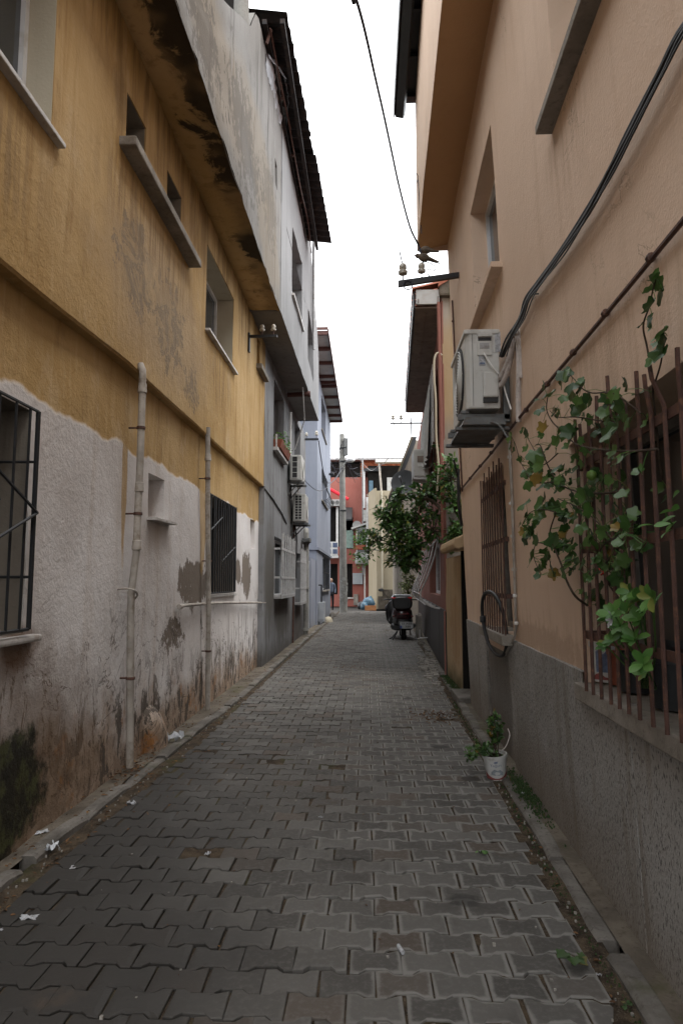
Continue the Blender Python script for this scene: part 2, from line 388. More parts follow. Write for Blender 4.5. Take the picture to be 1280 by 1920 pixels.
def mat_paver(shared):
    """concrete paver: grey-brown, each of its own tone, pale worn rims, dark damp hearts and oil spots"""
    k = Mat('paver_concrete' if shared else 'paver_concrete_field', .82, .3)
    rv = k.rnd() if shared else k.island()
    n = k.noise(5, 5, .65); f = k.noise(38, 4, .7); wet = k.noise(.75, 4, .6)
    c = k.mix(rv, (.055, .051, .046), (.105, .099, .091))
    c = k.mix(k.mul(k.step(k.math('FRACT', k.mul(rv, 7.3)), .86, .95), .6), c, (0.0743, 0.0539, 0.0396))        # some warmer blocks
    c = k.mix(k.mul(k.step(f, .45, .7), .35), c, (.150, .142, .131))
    a = k.t.nodes.new('ShaderNodeAttribute'); a.attribute_name = 'rim'; rim = a.outputs['Fac']
    worn = k.mul(k.step(k.math('ADD', rim, k.mul(k.math('SUBTRACT', n, .5), 2.2)), .35, .95), k.step(k.math('ADD', k.mul(k.x, .30), k.noise(1.1, 4)), .30, .60))
    c = k.mix(k.mul(worn, .75), c, (.195, .188, .175))
    heart = k.mul(k.math('SUBTRACT', 1, k.step(k.math('ADD', rim, k.mul(n, .8)), .3, .62)), k.step(k.noise(1.7, 2), .5, .62))
    c = k.mix(k.mul(heart, .55), c, (0.0413, 0.0363, 0.0319))
    damp = k.math('SUBTRACT', 1, k.step(k.math('ADD', k.math('ADD', k.mul(k.x, .50), k.mul(k.y, .11)), k.mul(wet, .8)), .18, .62))  # real damp, also darkened towards the near left to stand for lens vignetting
    c = k.mix(k.mul(damp, .92), c, (.024, .0215, .019))
    spot = k.mul(k.math('SUBTRACT', 1, k.step(k.math('ADD', k.voro(1.7), k.mul(k.math('SUBTRACT', n, .5), .25)), .09, .15)), k.step(k.x, -.2, .3))
    c = k.mix(k.mul(spot, .7), c, (0.022, 0.0204, 0.0187))
    rust = k.mul(k.step(k.noise(1.4, 5, .7), .6, .7), .55); c = k.mix(rust, c, (0.0605, 0.0429, 0.0303))
    k.color(c); k.put(k.b.inputs['Roughness'], k.math('SUBTRACT', .86, k.mul(damp, .22)))
    k.bump(k.math('ADD', f, k.mul(k.noise(120, 2), .5)), .35, .004); return k.m

def mat_soil():
    k = Mat('joint_soil', .95, .1); n = k.noise(9, 5, .7); g = k.noise(90, 3, .7)
    c = k.mix(k.step(n, .38, .62), (.030, .023, .017), (.078, .058, .039))
    c = k.mix(k.mul(k.step(g, .55, .7), .8), c, (.13, .108, .084))
    mo = k.mul(k.step(k.noise(2.3, 4, .6), .56, .66), .5); c = k.mix(mo, c, (.045, .05, .018))
    k.color(c); k.bump(k.math('ADD', g, n), .9, .012); return k.m

def mat_concrete(name, a, b, dirt, moss=0.0):
    k = Mat(name, .9, .2); n = k.noise(3, 5, .65); f = k.noise(28, 4, .7)
    c = k.mix(k.step(n, .36, .64), a, b); c = k.mix(k.mul(k.step(f, .52, .7), .55), c, dirt)
    c = k.mix(k.mul(k.step(k.noise(1.6, 5, .7), .52, .64), .5), c, dirt)
    if moss: c = k.mix(k.mul(k.step(k.noise(2.0, 5, .65), .55, .66), moss), c, (.05, .052, .016))
    k.color(c); k.bump(k.math('ADD', k.mul(n, 1.4), f), .7, .01); return k.m

def mat_leaf(name, a, b, c3, rough=.42, spec=.45, trans=.25):
    k = Mat(name, rough, spec); r = k.math('FRACT', k.math('ADD', k.rnd(), k.island()))
    c = k.mix(k.step(r, .1, .75), a, b); c = k.mix(k.step(r, .93, .96), c, c3)
    c = k.mix(k.mul(k.noise(40, 2), .3), c, tuple(x * .55 for x in b)); k.color(c)
    k.b.inputs['Transmission Weight'].default_value = 0
    tr = k.t.nodes.new('ShaderNodeBsdfTranslucent'); k.put(tr.inputs[0], c); mx = k.t.nodes.new('ShaderNodeMixShader')
    mx.inputs[0].default_value = trans; k.t.links.new(k.b.outputs[0], mx.inputs[1]); k.t.links.new(tr.outputs[0], mx.inputs[2])
    k.t.links.new(mx.outputs[0], k.out.inputs[0]); return k.m

def mat_brick():
    k = Mat('red_brick', .95, .1); c = k.mix(k.island(), (.20, .062, .03), (.36, .125, .062))
    c = k.mix(k.mul(k.step(k.noise(3, 5, .7), .5, .65), .4), c, (.14, .05, .03)); k.color(c); k.bump(k.noise(30, 3), .5, .01); return k.m

M = {}
M['ochre'] = mat_ochre_wall()
M['parapet'] = mat_plaster('weathered_render', (.145, .138, .128), (.20, .193, .185), (.07, .064, .058), .8, 40, .6,
    patches=[(6.0, 6.4, 1.2, .5, .5, .4, (.24, .185, .12), .4), (8.4, 7.0, 1.6, .5, .5, .4, (.25, .195, .13), .35), (9.3, 6.3, 1.1, .5, .5, .3, (.25, .195, .13), .35),
             (7.4, 6.6, .9, .5, 2.2, .1, (.075, .066, .058), .55), (5.4, 6.3, .7, .35, 2.2, .1, (.07, .06, .052), .6), (9.2, 6.9, .6, .5, 2.2, .1, (.08, .07, .06), .45)])
M['soffit'] = mat_soffit()
M['grey'] = mat_plaster('grey_cement_render', (.16, .163, .167), (.235, .238, .245), (.095, .088, .08), .9, 45, .6,
    patches=[(13.0, 1.6, .7, .9, .4, .35, (.095, .085, .07), .75), (15.0, .8, 1.4, .5, .4, .35, (.10, .09, .075), .7), (16.6, 3.3, .9, .5, .4, .35, (.10, .085, .065), .6), (18.0, .5, 1.5, .5, .4, .4, (.08, .07, .06), .7)],
    low=((.075, .065, .055), .5, .7))
M['grey_upper'] = mat_plaster('grey_cement_render_upper', (.185, .185, .188), (.235, .235, .238), (.12, .12, .12), .55, 40, .4)
M['grey_soffit'] = mat_plaster('grey_soffit', (.17, .16, .15), (.22, .21, .20), (.10, .09, .08), .5, 40, .4)
M['blue'] = mat_plaster('pale_blue_grey_paint', (.215, .232, .278), (.25, .268, .315), (.17, .18, .21), .3, 60, .25, low=((.20, .20, .20), .5, .5))
M['blue_side'] = mat_plaster('darker_blue_grey_copy', (.175, .19, .228), (.20, .216, .255), (.15, .16, .19), .3, 60, .25)  # darker copy of the front colour, for side wall, cornice and lintel
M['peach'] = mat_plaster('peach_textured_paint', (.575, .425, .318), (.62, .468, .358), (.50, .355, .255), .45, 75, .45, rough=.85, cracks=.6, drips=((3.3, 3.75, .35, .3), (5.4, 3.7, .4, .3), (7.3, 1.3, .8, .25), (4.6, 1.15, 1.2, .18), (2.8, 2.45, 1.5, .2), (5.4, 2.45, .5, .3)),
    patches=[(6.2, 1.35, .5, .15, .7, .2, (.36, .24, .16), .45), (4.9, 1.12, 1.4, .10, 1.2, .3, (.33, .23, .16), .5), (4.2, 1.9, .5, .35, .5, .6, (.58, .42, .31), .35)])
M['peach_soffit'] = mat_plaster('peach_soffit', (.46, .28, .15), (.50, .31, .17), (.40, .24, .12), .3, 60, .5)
M['terrazzo'] = mat_terrazzo()
M['gate'] = mat_plaster('flaking_ochre_paint', (.33, .24, .145), (.39, .29, .185), (.20, .14, .085), .6, 40, .6,
    patches=[(10.2, .8, .5, .5, .9, .15, (.27, .16, .08), .5)], low=((.06, .06, .025), .35, .8))
M['redwall'] = mat_plaster('dusty_red_paint', (.195, .085, .068), (.24, .112, .09), (.13, .055, .044), .45, 50, .4)
M['endwall'] = mat_plaster('unpainted_render', (.255, .225, .19), (.31, .275, .23), (.19, .145, .09), .6, 40, .5, patches=[(11.2, 4.9, 3, .9, .4, .4, (.33, .22, .10), .6), (11.2, 3, 3, 1.1, .3, .3, (.17, .16, .15), .7)])
M['granite'] = simple('polished_dark_granite', (.026, .020, .018), .5, .3, .4, 20)
M['brickred'] = mat_plaster('terracotta_paint', (.24, .083, .066), (.275, .104, .084), (.18, .06, .047), .35, 40, .3)
M['beige'] = mat_plaster('cream_paint', (.28, .238, .165), (.32, .275, .198), (.22, .18, .12), .5, 40, .4, low=((.24, .20, .13), .7, .7))
M['brick'] = mat_brick()
M['mortar'] = mat_concrete('mortar', (.23, .17, .13), (.28, .21, .16), (.16, .11, .08))
M['paver'] = mat_paver(True); M['paver_field'] = mat_paver(False); M['soil'] = mat_soil()
M['kerb'] = mat_concrete('kerb_concrete', (.085, .077, .068), (.155, .142, .127), (.045, .038, .030), .4)
M['strip'] = mat_concrete('footing_concrete', (.075, .062, .048), (.125, .105, .082), (.04, .031, .023), .5)
M['asphalt'] = mat_concrete('old_asphalt', (.055, .052, .05), (.075, .072, .068), (.04, .038, .036))
M['poleconc'] = mat_concrete('pole_concrete', (.165, .16, .148), (.215, .21, .192), (.11, .105, .095))
M['stone'] = mat_concrete('grey_stone_sill', (.20, .18, .155), (.28, .255, .225), (.11, .095, .08))
M['marble'] = simple('white_marble_sill', (.52, .50, .48), .5, .4, .25, 5, grime=(.25, .2, .16))
M['pvc'] = simple('aged_pvc_pipe', (.37, .335, .295), .6, .3, .3, 5, grime=(.19, .15, .11))
M['pvcw'] = simple('white_plastic', (.62, .61, .59), .5, .4, .12, 3, grime=(.4, .37, .33))
M['iron'] = simple('black_painted_iron', (.014, .015, .017), .5, .4, .3, 12)
M['rust'] = simple('rust_brown_iron', (.085, .042, .032), .65, .35, .35, 14, bump=.3, grime=(.15, .07, .04))
M['steel'] = simple('dull_galvanised_steel', (.30, .30, .30), .5, .4, .3, 6, metal=.3, grime=(.16, .13, .11))
M['dark'] = simple('dark_interior', (.012, .011, .010), .9, .1, .3, 4)
M['roofblack'] = simple('tarred_corrugated_sheet', (.022, .020, .020), .7, .2, .5, 4, grime=(.05, .035, .028))
M['glass'] = simple('window_glass', (.035, .04, .045), .08, .6, .3, 3)
M['curtain'] = simple('net_curtain', (.42, .42, .40), .9, .1, .2, 8)
M['upvc'] = simple('white_window_frame', (.62, .63, .65), .4, .45, .08, 3, grime=(.45, .44, .42))
M['woodframe'] = simple('grey_weathered_wood', (.20, .18, .16), .8, .2, .3, 10)
M['reveal'] = mat_plaster('cream_reveal_paint', (.38, .34, .26), (.43, .39, .31), (.27, .23, .16), .4, 60, .3)
M['ac'] = simple('aged_cream_enamel', (.47, .465, .44), .45, .4, .1, 2, grime=(.28, .26, .23))
M['acdark'] = simple('coil_fins', (.03, .03, .032), .6, .3, .3, 30)
M['bracket'] = simple('grey_bracket_paint', (.12, .125, .125), .6, .35, .3, 8, grime=(.09, .06, .045))
M['foam'] = simple('pipe_insulation_tape', (.50, .45, .42), .8, .2, .15, 14, grime=(.33, .28, .25))
M['black'] = simple('black_rubber', (.014, .014, .015), .5, .35, .3, 8)
M['wireblue'] = simple('weathered_cable', (.03, .03, .045), .6, .3, .3, 8)
M['porcelain'] = simple('brown_white_porcelain', (.45, .42, .36), .3, .5, .3, 30, grime=(.2, .15, .1))
M['darkgutter'] = simple('dark_gutter_metal', (.018, .022, .026), .45, .4, .3, 4)
M['whitepanel'] = simple('grey_white_roof_panel', (.40, .40, .39), .7, .25, .15, 2, grime=(.30, .28, .26))
M['brownsteel'] = simple('oxide_brown_steel', (.085, .035, .028), .6, .3, .3, 6)
M['soffitboard'] = simple('brown_soffit_board', (.21, .165, .14), .75, .2, .2, 3, grime=(.11, .08, .065))
M['tile'] = simple('terracotta_tile', (.33, .12, .075), .85, .2, .3, 10, grime=(.2, .1, .07))
M['whitegrille'] = simple('white_painted_grille', (.50, .50, .50), .55, .35, .15, 8, grime=(.34, .32, .30))
M['greybox'] = simple('grey_cabinet_paint', (.33, .35, .37), .5, .35, .15, 3)
M['dish'] = simple('grey_dish_paint', (.085, .09, .095), .6, .3, .2, 5)
M['ivy'] = mat_leaf('ivy_geranium_leaf', (.018, .050, .012), (.058, .118, .026), (.22, .14, .03))
M['rosette'] = mat_leaf('bright_green_leaf', (.05, .13, .026), (.095, .21, .045), (.20, .22, .05), .45, .4, .35)
M['tree'] = mat_leaf('citrus_leaf', (.024, .066, .018), (.085, .175, .045), (.20, .20, .04), .38, .5, .25)
M['pale'] = mat_leaf('pale_shrub_leaf', (.12, .15, .06), (.22, .25, .11), (.28, .26, .1), .6, .3, .3)
M['weed'] = mat_leaf('weed_leaf', (.03, .055, .02), (.05, .09, .03), (.12, .10, .03), .6, .3, .2)
M['stem'] = simple('green_brown_stem', (.060, .042, .030), .8, .2, .4, 30, bump=.4)
M['bark'] = simple('grey_bark', (.085, .068, .05), .9, .15, .4, 20, bump=.6)
M['bucket'] = simple('white_plastic_tub', (.50, .50, .49), .45, .4, .12, 8, grime=(.32, .30, .27))
M['print_blue'] = simple('faded_blue_print', (.13, .17, .27), .6, .3, .35, 40)
M['print_grey'] = simple('faded_grey_print', (.27, .30, .33), .6, .3, .3, 60)
M['print_red'] = simple('faded_red_print', (.26, .075, .07), .6, .3, .35, 40)
M['potdark'] = simple('dark_plastic_pot', (.02, .022, .024), .5, .35, .2, 8)
M['terracotta'] = simple('terracotta_trough', (.24, .075, .045), .8, .2, .3, 8)
M['earth'] = simple('potting_soil', (.03, .022, .016), .95, .1, .4, 30, bump=.6)
M['paper'] = simple('crumpled_paper', (.40, .41, .43), .8, .2, .35, 30, bump=.3, grime=(.2, .18, .16))
M['dead'] = mat_leaf('dead_leaf', (.075, .04, .022), (.14, .075, .035), (.20, .11, .04), .8, .2, .1)
M['tarp'] = simple('grey_plastic_sheeting', (.45, .47, .50), .35, .5, .3, 9, bump=.5)
M['scooter'] = simple('dark_red_paint', (.028, .006, .008), .22, .6, .3, 3)
M['scooterblack'] = simple('black_scooter_plastic', (.008, .008, .009), .38, .45, .3, 6)
M['rubber'] = simple('tyre_rubber', (.012, .012, .012), .85, .2, .3, 20)
M['redlens'] = simple('red_lens', (.38, .012, .012), .15, .6, .1, 5)
M['darklens'] = simple('dark_red_lens', (.09, .006, .006), .2, .5, .1, 5)
M['plate'] = simple('white_plate', (.33, .34, .34), .45, .4, .1, 8)
M['plateblue'] = simple('blue_plate_band', (.02, .05, .25), .45, .4, .1, 8)
M['ink'] = simple('black_ink', (.012, .012, .014), .6, .3, .1, 8)
M['chrome'] = simple('bright_metal', (.55, .57, .62), .25, .5, .2, 6, metal=.8)
M['bird'] = simple('dove_feathers', (.13, .10, .075), .85, .15, .35, 25, grime=(.05, .04, .035))
M['bag'] = simple('blue_plastic_bag', (.06, .125, .18), .4, .45, .3, 7, bump=.4)
M['bagblack'] = simple('black_plastic_bag', (.01, .01, .011), .35, .5, .3, 8, bump=.4)
M['cardboard'] = simple('orange_cardboard', (.42, .19, .085), .85, .2, .2, 8)
M['awning'] = simple('red_awning_fabric', (.60, .02, .035), .7, .2, .15, 6)
M['shirt'] = simple('blue_grey_cloth', (.10, .12, .16), .9, .1, .2, 12)
M['trousers'] = simple('black_cloth', (.012, .012, .014), .9, .1, .2, 12)
M['skin'] = simple('skin', (.36, .22, .16), .6, .3, .1, 8)
M['lamp'] = simple('white_lamp_housing', (.60, .60, .60), .4, .4, .1, 5)
M['poster'] = simple('torn_posters', (.30, .30, .285), .9, .2, .6, 22, grime=(.5, .5, .48))
M['debris'] = simple('broken_tile_rubble', (.30, .28, .25), .9, .2, .5, 30)
M['darklining'] = mat_plaster('dark_grey_lining', (.16, .14, .115), (.21, .185, .155), (.09, .075, .06), .6, 40, .5)  # darker grey plaster lining the sides of window openings
# ------------------------------------------------------------------ ground, pavement, kerbs
def plane(name, x0, x1, y0, y1, z, mat, parent=None):
    b = MB(); b.quad((x0, y0, z), (x1, y0, z), (x1, y1, z), (x0, y1, z)); return b.build(name, mat, parent)
g = plane('ground', -900, 900, -900, 900, -.16, M['asphalt']); tag(g, kind='structure')

KL = [(-8, -2.06), (0, -1.885), (3.4, -1.795), (5.8, -1.73), (8.6, -1.657), (11.1, -1.633), (19, -1.60), (29.5, -1.545), (37, -1.52)]
KR = [(-8, .70), (0, .875), (8.2, 1.085), (11.4, 1.16), (16.7, 1.30), (22, 1.52), (37, 1.9)]
def kl(y): return lerp_tab(KL, y)
def kr(y): return lerp_tab(KR, y)
def pl(y): return kl(y) + .115 - .05 * min(1, max(0, (y - 6) / 6))      # paver field edges
def pr(y): return kr(y) - .075
L_, R_, Y0 = .2125, .1515, 3.043
YEND = 36.3
pav = structure('pavement')
b = MB(); ys = [-3 + .7 * i for i in range(57)]; nx = 9
for y in ys:
    for i in range(nx):
        x = kl(y) - .02 + (kr(y) - kl(y) + .04) * i / (nx - 1)
        edge = i in (0, nx - 1)
        b.v.append((x, y, -.0095 + .006 * mnoise.noise(Vector((x * 4, y * 4, 0))) + .006 * mnoise.noise(Vector((x * 1.1, y * .8, 5))) + (.006 if edge else 0)))
for j in range(len(ys) - 1):
    for i in range(nx - 1): b.f.append((j * nx + i, j * nx + i + 1, (j + 1) * nx + i + 1, (j + 1) * nx + i))
b.build('sand_bed', M['soil'], pav)

AMP = .0125
def paver_mesh(mb, cx, cy, rim, lo=-9, hi=9, dz=(0, 0, 0), gap=.0034):
    """one I-shaped block: two waists, bevelled; lo/hi cut it at the kerb"""
    hl = L_ / 2 - gap; hw = R_ / 2 - gap * .8
    out = [(-hl, -hw - AMP), (-.066, -hw - AMP), (-.040, -hw + AMP), (.040, -hw + AMP), (.066, -hw - AMP), (hl, -hw - AMP)]
    out += [(-x, -y) for x, y in out]
    def ring(ins, z):
        r = []
        for x, y in out:
            k = 1 - ins / .1; ky = 1 - ins / .075
            px, py = cx + x * k, cy + y * ky
            px = min(max(px, lo + ins * .3), hi - ins * .3)
            r.append((px, py, z + dz[0] + dz[1] * x + dz[2] * y))
        return r
    rings = [(ring(0, -.034), 1), (ring(0, -.0032), 1), (ring(.0035, 0), 1), (ring(.026, .0005), .1)]
    o = len(mb.v)
    for r, a in rings: mb.v += r; rim += [a] * 12
    for k in range(3):
        for i in range(12):
            j = (i + 1) % 12; mb.f.append((o + k * 12 + i, o + k * 12 + j, o + (k + 1) * 12 + j, o + (k + 1) * 12 + i))
    mb.f.append(tuple(o + 36 + i for i in range(12)))
def rim_attr(o, rim):
    a = o.data.attributes.new('rim', 'FLOAT', 'POINT'); a.data.foreach_set('value', rim)
rp = random.Random(3)
shared = []
for v in range(8):
    mb, rim = MB(), []
    paver_mesh(mb, 0, 0, rim, gap=(.0024, .0028, .003, .0034, .0034, .004, .0048, .006)[v])
    jit = [rp.gauss(0, .0014) if rp.random() < .8 else rp.gauss(0, .0045) for _ in range(24)]
    for i_, p_ in enumerate(mb.v):
        q_ = i_ % 12; mb.v[i_] = (p_[0] + jit[q_], p_[1] + jit[12 + q_], p_[2] - (abs(jit[q_]) * .7 if i_ < 36 else 0))
    o = mb.build('paver', M['paver']); rim_attr(o, rim); shared.append(o.data); bpy.data.objects.remove(o)
near = []; field = MB(); frim = []; count = 0
k0 = -38
for k in range(k0, int((YEND - Y0) / R_)):
    y = Y0 + k * R_; off = .021 + (.5 * L_ if k % 2 else 0) + .5 * L_
    lo, hi = pl(y) + rp.uniform(-.015, .015), pr(y) + rp.uniform(-.006, .006)
    n = int((lo - off) / L_) - 1
    while off + n * L_ - L_ / 2 < hi:
        x = off + n * L_; n += 1
        if x + L_ / 2 < lo + .04 or x - L_ / 2 > hi - .04: continue
        cut = x - L_ / 2 < lo or x + L_ / 2 > hi
        jx, jy, rz = rp.gauss(0, .0028), rp.gauss(0, .0022), rp.gauss(0, .008)
        sink = .010 * mnoise.noise(Vector((x * .5, y * .4, 2))) + rp.gauss(0, .0024)
        if abs(x + .87) < .11 and abs(y - 3.97) < .08: sink -= .022          # the sunken block
        tx, ty = rp.gauss(0, .009), rp.gauss(0, .012)
        if not cut and count < 300 and y > 2.05:
            count += 1
            m4 = Matrix.Translation((x + jx, y + jy, sink)) @ Matrix.Rotation(rz, 4, 'Z') @ Matrix.Rotation(tx, 4, 'Y') @ Matrix.Rotation(ty, 4, 'X')
            obj('paver', shared[rp.choice((0, 1, 2, 3, 4, 4, 5, 6, 7))], parent=pav, mat4=m4)
        else: paver_mesh(field, x + jx, y + jy, frim, lo, hi, (sink, -tx, ty), .0034 if y < 7 else .0048)
o = field.build('paver_field', M['paver_field'], pav, kind='stuff'); rim_attr(o, frim)
# kerb stones: each its own piece
def kerb(name, fn, side, y0, y1, seed):
    root = structure(name); rk = random.Random(seed); y = y0
    while y < y1:
        ln = rk.uniform(.55, 1.0) 
        gap = .012 + (rk.random() < .12) * .12
        a, c = y, min(y + ln - gap, y1); mb = MB(); n = max(3, int((c - a) / .13)); h = .024 + rk.gauss(0, .010) + (.012 if side < 0 else .004)
        ring = []; wid = .092
        if y > 12: n = 3
        for i in range(n + 1):
            yy = a + (c - a) * i / n; x = fn(yy); e = .010 if i in (0, n) else 0
            w1 = .012 * mnoise.noise(Vector((yy * 6, side * 3, seed))) + (.022 * max(0, mnoise.noise(Vector((yy * 11, 4, seed)))))
            hh = h + .010 * mnoise.noise(Vector((yy * 9, 8, seed))) - .02 * max(0, mnoise.noise(Vector((yy * 4, 2, seed))))
            xi = x - side * w1; xo = x + side * wid
            ring.append([(xi, yy, -.12), (xi, yy, hh - .016 - e), (xi + side * .014, yy, hh - e), (xo - side * .012, yy, hh - e + .003 * mnoise.noise(Vector((yy * 13, 1, 1)))), (xo, yy, hh - .014 - e), (xo, yy, -.12)])
        for r in ring: mb.v += r
        for i in range(n):
            for k in range(5): mb.f.append((i * 6 + k, i * 6 + k + 1, i * 6 + 7 + k, i * 6 + 6 + k))
        mb.f += [tuple(range(6)), tuple(range(n * 6, n * 6 + 6))]
        mb.build('kerb_stone', M['kerb'], root); y += ln
    return root
kerb('kerb', kl, -1, -2.2, 33.6, 11); kerb('kerb', kr, 1, -2.2, 24, 23)
# footings between the kerbs and the walls
def strip(name, xa, xb, y0, y1, z, mat, amp=.012):
    mb = MB(); n = int((y1 - y0) / .16); m = 5
    for j in range(n + 1):
        y = y0 + (y1 - y0) * j / n
        for i in range(m):
            x = xa(y) + (xb(y) - xa(y)) * i / (m - 1)
            mb.v.append((x, y, z + amp * mnoise.noise(Vector((x * 7, y * 3.5, 6))) + (.5 * amp * mnoise.noise(Vector((x * 20, y * 14, 2))))))
    for j in range(n):
        for i in range(m - 1): mb.f.append((j * m + i, j * m + i + 1, (j + 1) * m + i + 1, (j + 1) * m + i))
    o = mb.build(name, mat); tag(o, kind='structure'); return o
strip('footpath', lambda y: -2.06, lambda y: kl(y) - .07, -4, 24, .026, M['strip'])
strip('footpath', lambda y: kr(y) + .07, lambda y: 1.5, -4, 11.3, .022, M['strip'])
strip('footpath', lambda y: kr(y) + .07, lambda y: kr(y) + .5, 11.3, 24, .012, M['strip'])
UB = -2.2                                     # unseen house ends, cut short here to let light onto the near walls
# ------------------------------------------------------------------ shared building pieces
def window(root, F, a, b, c, d, dep, mf='upvc', fr=.05, mull=1, curtain=False, label=None):
    """frame bars with pane sub-parts, set at the bottom of an opening of depth dep"""
    mb = MB(); w0, w1 = -dep, -dep + .05
    mb.box(a, a + fr, c, d, w0, w1, F); mb.box(b - fr, b, c, d, w0, w1, F)
    mb.box(a + fr, b - fr, c, c + fr, w0, w1, F); mb.box(a + fr, b - fr, d - fr, d, w0, w1, F)
    for i in range(1, mull + 1):
        u = a + (b - a) * i / (mull + 1); mb.box(u - fr * .6, u + fr * .6, c + fr, d - fr, w0, w1 - .008, F)
    o = mb.build('window', M[mf], root)
    if label: o['label'] = label
    for i in range(mull + 1):
        u0 = a + (b - a) * i / (mull + 1) + fr * .7; u1 = a + (b - a) * (i + 1) / (mull + 1) - fr * .7
        p = MB(); p.box(u0, u1, c + fr * .8, d - fr * .8, w0 + .012, w0 + .02, F); p.build('pane', M['glass'], o)
        if curtain:
            p = MB(); n = 14
            for j in range(n):
                x0 = u0 + (u1 - u0) * j / n; x1 = u0 + (u1 - u0) * (j + 1) / n; wv = .012 * (j % 2)
                p.quad(F(x0, c + fr, w0 - .03 - wv), F(x1, c + fr, w0 - .03 - .012 + wv), F(x1, d - fr, w0 - .03 - .012 + wv), F(x0, d - fr, w0 - .03 - wv))
            p.build('curtain', M['curtain'], o)
    return o
def sill(root, F, a, b, v, h, out, mat, inn=.1, name='sill', bevel=.006):
    mb = MB(); mb.box(a, b, v, v + h, -inn, out, F); return mb.build(name, M[mat], root, bevel=bevel)
def grille(root, F, a, b, c, d, w, n, r=.0075, rails=(), mat='iron', tops=None, flat=.03, extra=None, label=None):
    """rails (one mesh) with a bar sub-part for every upright"""
    mb = MB()
    for v in rails: mb.box(a - .01, b + .01, v - flat / 2, v + flat / 2, w - .004, w + .006, F)
    if extra: extra(mb)
    g = mb.build('window_grille', M[mat], root)
    if label: g['label'] = label
    rg = random.Random(int(a * 100))
    for i in range(n):
        u = a + (b - a) * i / (n - 1); m = MB(); jl = rg.gauss(0, .004); jt = rg.gauss(0, .006)
        top = tops[i] if tops else d
        m.bar(F(u + jl, c, w + .012), F(u + jt, top, w + .012 + rg.gauss(0, .003)), r, 6)
        m.build('bar', M[mat], g)
    return g

LL, LU = FX(-1.95), FX(-1.87)
# ------------------------------------------------------------------ the ochre house (left)
oh = thing('ochre_house', 'weathered ochre house with peeling whitewashed ground floor and mould at its foot', 'house', (-2.3, 6, 0))
W0 = (2.70, 3.83, 1.215, 2.50); W1 = (8.30, 9.88, 1.36, 2.585)
mb = MB(); wall(mb, LL, UB, 12.1, -.1, 3.30, [(*W0, .30, 1), (5.95, 6.44, 2.075, 2.48, .20, 1), (*W1, .30, 0), (11.28, 11.68, 2.07, 2.555, .10, 1)], .016, .16, freq=1.3, ragged=.010)
shell(mb, LL, UB, 12.1, -.1, 6.0, 4); mb.build('wall', M['ochre'], oh, smooth=True)
mb = MB(); mb.box(W1[0] - .02, W1[1] + .02, W1[2], W1[3], -.9, -.31, LL); mb.build('room_shade', M['dark'], oh)
U0 = (2.2, 3.745, 4.15, 5.45); U1 = (4.925, 5.36, 4.87, 5.33); U2 = (6.0, 6.485, 4.955, 5.37); U3 = (7.58, 9.17, 4.44, 5.45)
def ledge(u, v): return v - (.075 * max(0, min(1, (5.2 - u) / 2)) + .012 * mnoise.noise(Vector((u * .9, 0, 0)))) * max(0, 1 - (v - 3.22) / .5)
mb = MB(); wall(mb, LU, UB, 12.1, 3.225, 5.84, [(*U0, .22, 0), (*U1, .22, 1), (*U2, .22, 1), (*U3, .28, 0), (11.2, 11.52, 5.2, 5.68, .09, 1)], .010, .16, ledge, freq=1.2)
for i in range(60):                                              # rounded underside of the overhanging upper storey
    u0, u1 = UB + (12.1 - UB) * i / 60, UB + (12.1 - UB) * (i + 1) / 60
    for (wa, va, wb, vb) in ((0, 3.225, -.012, 3.208), (-.012, 3.208, -.10, 3.205)):
        mb.quad(LU(u0, ledge(u0, va), wa), LU(u1, ledge(u1, va), wa), LU(u1, ledge(u1, vb), wb), LU(u0, ledge(u0, vb), wb))
mb.quad(LU(12.1, 3.2, 0), LU(12.1, 5.84, 0), LU(12.1, 5.84, -.3), LU(12.1, 3.2, -.3))
mb.build('upper_wall', M['ochre'], oh, smooth=True)
for (h, dep, lm, W_) in ((U0, .22, 'reveal', LU), (U3, .28, 'reveal', LU), (U1, .22, 'darklining', LU), (U2, .22, 'darklining', LU), (W0, .30, 'darklining', LL), (W1, .30, 'darklining', LL)):
    mb = MB(); a, b_, c, d = h; t = .006
    for (p, q, r_, s_) in ((a, a + t, c, d), (b_ - t, b_, c, d), (a + t, b_ - t, d - t, d), (a + t, b_ - t, c, c + t)): mb.box(p, q, r_, s_, -dep, -.006, W_)
    mb.build('reveal', M[lm], oh)
for h, dep, W_ in ((U1, .21, LU), (U2, .21, LU)): window(oh, W_, *h, dep, 'woodframe', .03)
window(oh, LL, *W0, .29, 'bracket', .05)
window(oh, LU, *U0, .22, curtain=True, mull=1); window(oh, LU, *U3, .28, curtain=True, mull=1)
sill(oh, LU, 2.1, 3.83, 4.118, .03, .05, 'marble'); sill(oh, LU, 7.58, 9.31, 4.405, .03, .055, 'marble')
sill(oh, LU, 4.79, 6.84, 4.80, .075, .13, 'stone', bevel=.012); sill(oh, LU, 11.15, 11.98, 5.10, .085, .10, 'stone', bevel=.01)
sill(oh, LL, 2.5, 3.93, 1.165, .04, .07, 'marble', bevel=.014); sill(oh, LL, 8.3, 9.95, 1.315, .035, .045, 'marble')
mb = MB(); mb.prism([(5.93, 2.05), (6.62, 2.06), (6.62, 2.08), (5.93, 2.075)], -.05, .085, LL); mb.build('niche_shelf', M['marble'], oh)
